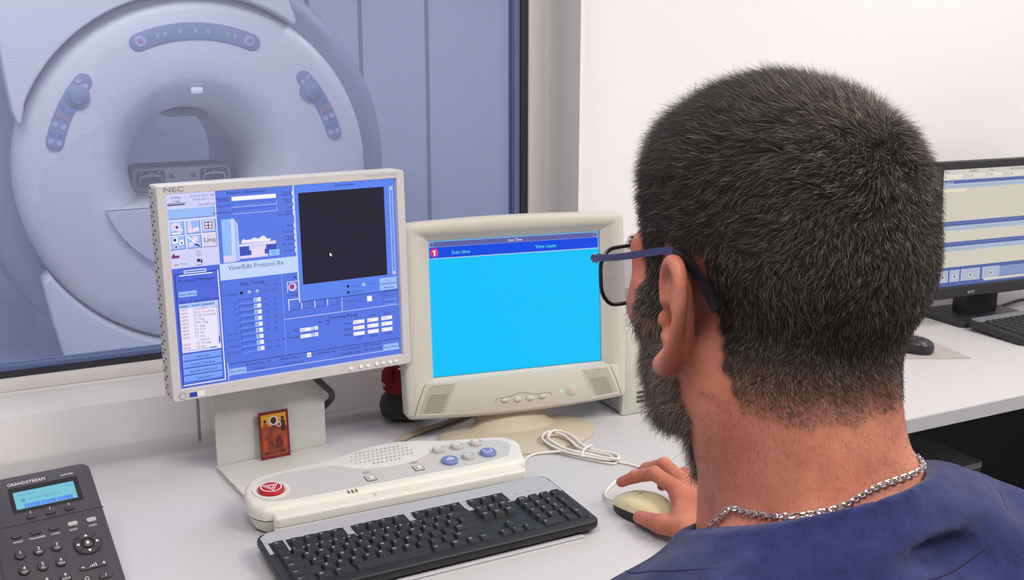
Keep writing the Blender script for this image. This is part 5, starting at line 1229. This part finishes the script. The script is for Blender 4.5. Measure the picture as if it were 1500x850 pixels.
# stitched seams: collar band and yoke
def on_shirt(P):
    P = np.array(P, float)
    for _ in range(12):
        d = shirt(P); P = P-grad(shirt, P, .003)*d[:, None]*.6
    for _ in range(8): P[1:-1] = .5*P[1:-1]+.25*(P[2:]+P[:-2])
    for _ in range(3):
        d = shirt(P); P = P-grad(shirt, P, .003)*d[:, None]*.6
    return P
ring = []
for a in np.linspace(.5*math.pi, 2.5*math.pi, 72):
    x, y = NC[0]+.118*math.cos(a), NC[1]+.114*math.sin(a); yy = y-NC[1]; ring.append((x, y, NC[2]-(yy*.55 if yy > 0 else yy*.22)-.034))
sm_ = MB(); rg = on_shirt(ring)-np.array(MOg); sm_.tube([tuple(p) for p in rg], .0007, mat('seam_navy', (24, 28, 62), .9), 5)
yk = [(XB+x, .46-.075-.05*math.cos(x*6), 1.045-.15*abs(x)) for x in np.linspace(-.17, .17, 40)]
yk = on_shirt(yk)-np.array(MOg); sm_.tube([tuple(p) for p in yk], .0008, mat('seam_navy', (24, 28, 62), .9), 5)
for s_ in (-1, 1):
    arm = [(XB+s_*(.165+.01*math.cos(t)), .475+.085*math.sin(t), 1.01+.085*math.cos(t)) for t in np.linspace(-1.9, 1.9, 40)]
    arm = on_shirt(arm)-np.array(MOg); sm_.tube([tuple(p) for p in arm], .0008, mat('seam_navy', (24, 28, 62), .9), 5)
sm_.build('seam_stitching', top_o)

# trousers and shoes under the desk
L2 = Field()
L2.ell((.497, .43, .575), (.185, .15, .115), None, .06)
for s_ in (-1, 1):
    k_ = (.497+s_*.13, .86, .535); a_ = (.497+s_*.14, .80, .11)
    L2.cap((.497+s_*.095, .43, .56), k_, .092, .070, .05); L2.cap(k_, a_, .066, .055, .03)
LV_, LF_ = polygonise(lambda X: np.maximum(L2(X), .07-X[:, 2]), (.15, .22, .04), (.85, 1.0, .74), .006, 4, .02)
np_mesh('scrub_trousers', LV_, LF_, [navy], man, org=MOg)
for s_ in (-1, 1):
    b = MB(); x = s_*.14
    b.loft([[(x+.050*ww*math.cos(t), .36+.02+.135*ll*math.sin(t)*1., z) for t in np.linspace(0, 2*math.pi, 28, endpoint=False)] for ww, ll, z in ((.94, 1., 0.), (1., 1.02, .015), (1., 1., .03), (.95, .93, .055), (.82, .66, .085), (.7, .42, .115))], mat('shoe_white', (214, 214, 214), .5), True, True)
    b.build('shoe', man)
st_ = thing('office_stool', 'round grey office stool under the man in navy scrubs', 'stool', (.497, .42, 0))
b = MB(); b.lathe([(0, .445), (.17, .447), (.195, .44), (.20, .42), (.19, .395), (0, .39)], mat('stool_vinyl', (70, 72, 80), .5), 40); b.build('seat', st_)
b = MB(); b.lathe([(.028, .08), (.028, .30), (.020, .30), (.020, .392)], mat('stool_chrome', (180, 180, 184), .25, metal=.9), 24); b.build('column', st_)
for a in range(5):
    b = MB(); b.box((.14, 0, .075), (.26, .04, .028), cabk, .008, M=RZ(72*a+18)); b.lathe([(0, -.024), (.018, -.018), (.024, 0), (.018, .018), (0, .024)], cabk, 16, RZ(72*a+18) @ T((.26, 0, .026)) @ RX(90)); b.build('leg', st_)

# ------------------------------------------------------------------ glasses and chain
fr_m = mat('frame_black', (22, 22, 30), .35); tmp_m = mat('temple_navy', (58, 58, 104), .4); hinge = mat('hinge_steel', (170, 170, 178), .3, metal=.8)
def lens_mat():
    m = bpy.data.materials.new('spectacle_lens'); m.use_nodes = True; nt = m.node_tree; nt.nodes.clear(); N = nt.nodes.new
    o_ = N('ShaderNodeOutputMaterial'); tr = N('ShaderNodeBsdfTransparent'); tr.inputs['Color'].default_value = (.80, .80, .84, 1); gl = N('ShaderNodeBsdfGlossy'); gl.inputs['Roughness'].default_value = .02; mx = N('ShaderNodeMixShader'); mx.inputs[0].default_value = .08
    nt.links.new(tr.outputs[0], mx.inputs[1]); nt.links.new(gl.outputs[0], mx.inputs[2]); nt.links.new(mx.outputs[0], o_.inputs['Surface']); return m
GO = hw((0, 104, 10)); gl_t = thing('eyeglasses', 'dark framed eyeglasses with navy temples worn by the man', 'eyeglasses', tuple(GO))
def gp(p): return tuple(hw(p)-GO)
lm = lens_mat()
for s_ in (-1, 1):
    lo = []
    for x, z in rrect(52, 38, 14, n=5, cx=s_*34, cy=4, bt=0, bb=2, e=4):
        wrap = (abs(x)/62)**2*9
        lo.append((x, 113-wrap-(4-z)*.06, z))
    b = MB(); b.tube([gp(p) for p in lo], .0016, fr_m, 8, closed=True); b.build('rim', gl_t)
    b = MB(); b.loft([[gp((p[0], p[1]+.7, p[2])) for p in lo], [gp((p[0], p[1]-.7, p[2])) for p in lo]], lm, True, True); b.build('lens', gl_t)
    b = MB(); tp = [(s_*61, 104, 19), (s_*70, 98, 20), (s_*77, 62, 26), (s_*79.5, 25, 34), (s_*79, 4, 38), (s_*77.5, -10, 33), (s_*76, -24, 20), (s_*75, -33, 8)]
    sp_ = spline(tp, 6); nn = len(sp_)
    for a, c_, m_, w_ in ((0, 26, tmp_m, .0022), (25, nn, fr_m, .0026)):
        loops = []
        for i in range(a, c_):
            p = np.array(sp_[i]); t = np.array(sp_[min(i+1, nn-1)])-np.array(sp_[max(i-1, 0)]); t /= np.linalg.norm(t); sx = np.array((1., 0, 0)); sx -= t*(sx @ t); sx /= np.linalg.norm(sx); up_ = np.cross(sx, t)
            ww = w_*1000*(1 if i < 30 else 1.15); loops.append([gp(p+sx*ox*1.3+up_*oz*ww) for ox, oz in ((-1, -1), (1, -1), (1, 1), (-1, 1))])
        b.loft(loops, m_, True, True)
    b.build('temple', gl_t)
    b = MB(); b.tube([gp((s_*58, 106, 18)), gp((s_*66, 102.5, 19)), gp((s_*70, 98, 20))], .0026, fr_m, 8); b.box((0, 0, 0), (.0012, .006, .0065), hinge, M=T(gp((s_*70.8, 96, 20)))); b.build('hinge', gl_t)
b = MB(); b.tube([gp(p) for p in spline([(-10, 112.5, 10), (-4, 116, 13), (4, 116, 13), (10, 112.5, 10)], 4)], .0016, fr_m, 8); b.build('bridge', gl_t)

ch_t = thing('chain_necklace', 'thin silver link chain around the man\'s neck above his collar', 'necklace', tuple(NC))
NL = 118; cpts_ = []
for a in np.linspace(0, 2*math.pi, NL, endpoint=False):
    d = np.array((math.cos(a), math.sin(a), 0.)); o_ = np.array((.478, .515, 1.157)); z = o_[2]-(d[1]*.092*.75 if d[1] > 0 else d[1]*.092*.12)+d[0]*.009
    rr_ = np.linspace(.03, .16, 120); X = np.stack([o_[0]+d[0]*rr_, o_[1]+d[1]*rr_, np.full(120, z)], 1); v = F_(X); i = np.argmax(v > .0016); cpts_.append(X[i])
cpts_ = np.array(cpts_)
for _ in range(3): cpts_ = .5*cpts_+.25*(np.roll(cpts_, 1, 0)+np.roll(cpts_, -1, 0))
b = MB(); sil = mat('chain_silver', (206, 206, 208), .25, metal=.95)
for i in range(NL):
    p = cpts_[i]; t = cpts_[(i+1) % NL]-cpts_[i-1]; ln_ = np.linalg.norm(t)/2; t /= np.linalg.norm(t); nr = grad(F_, p[None])[0]; nr -= t*(nr @ t); nr /= np.linalg.norm(nr); bt = np.cross(t, nr)
    w1 = bt*.8+nr*.6 if i % 2 else bt*.8-nr*.6
    b.tube([tuple(p+t*ln_*.68*math.cos(q)+w1*.0017*math.sin(q)-np.array(NC)) for q in np.linspace(0, 2*math.pi, 10, endpoint=False)], .00062, sil, 5, closed=True)
b.build('chain_links', ch_t)
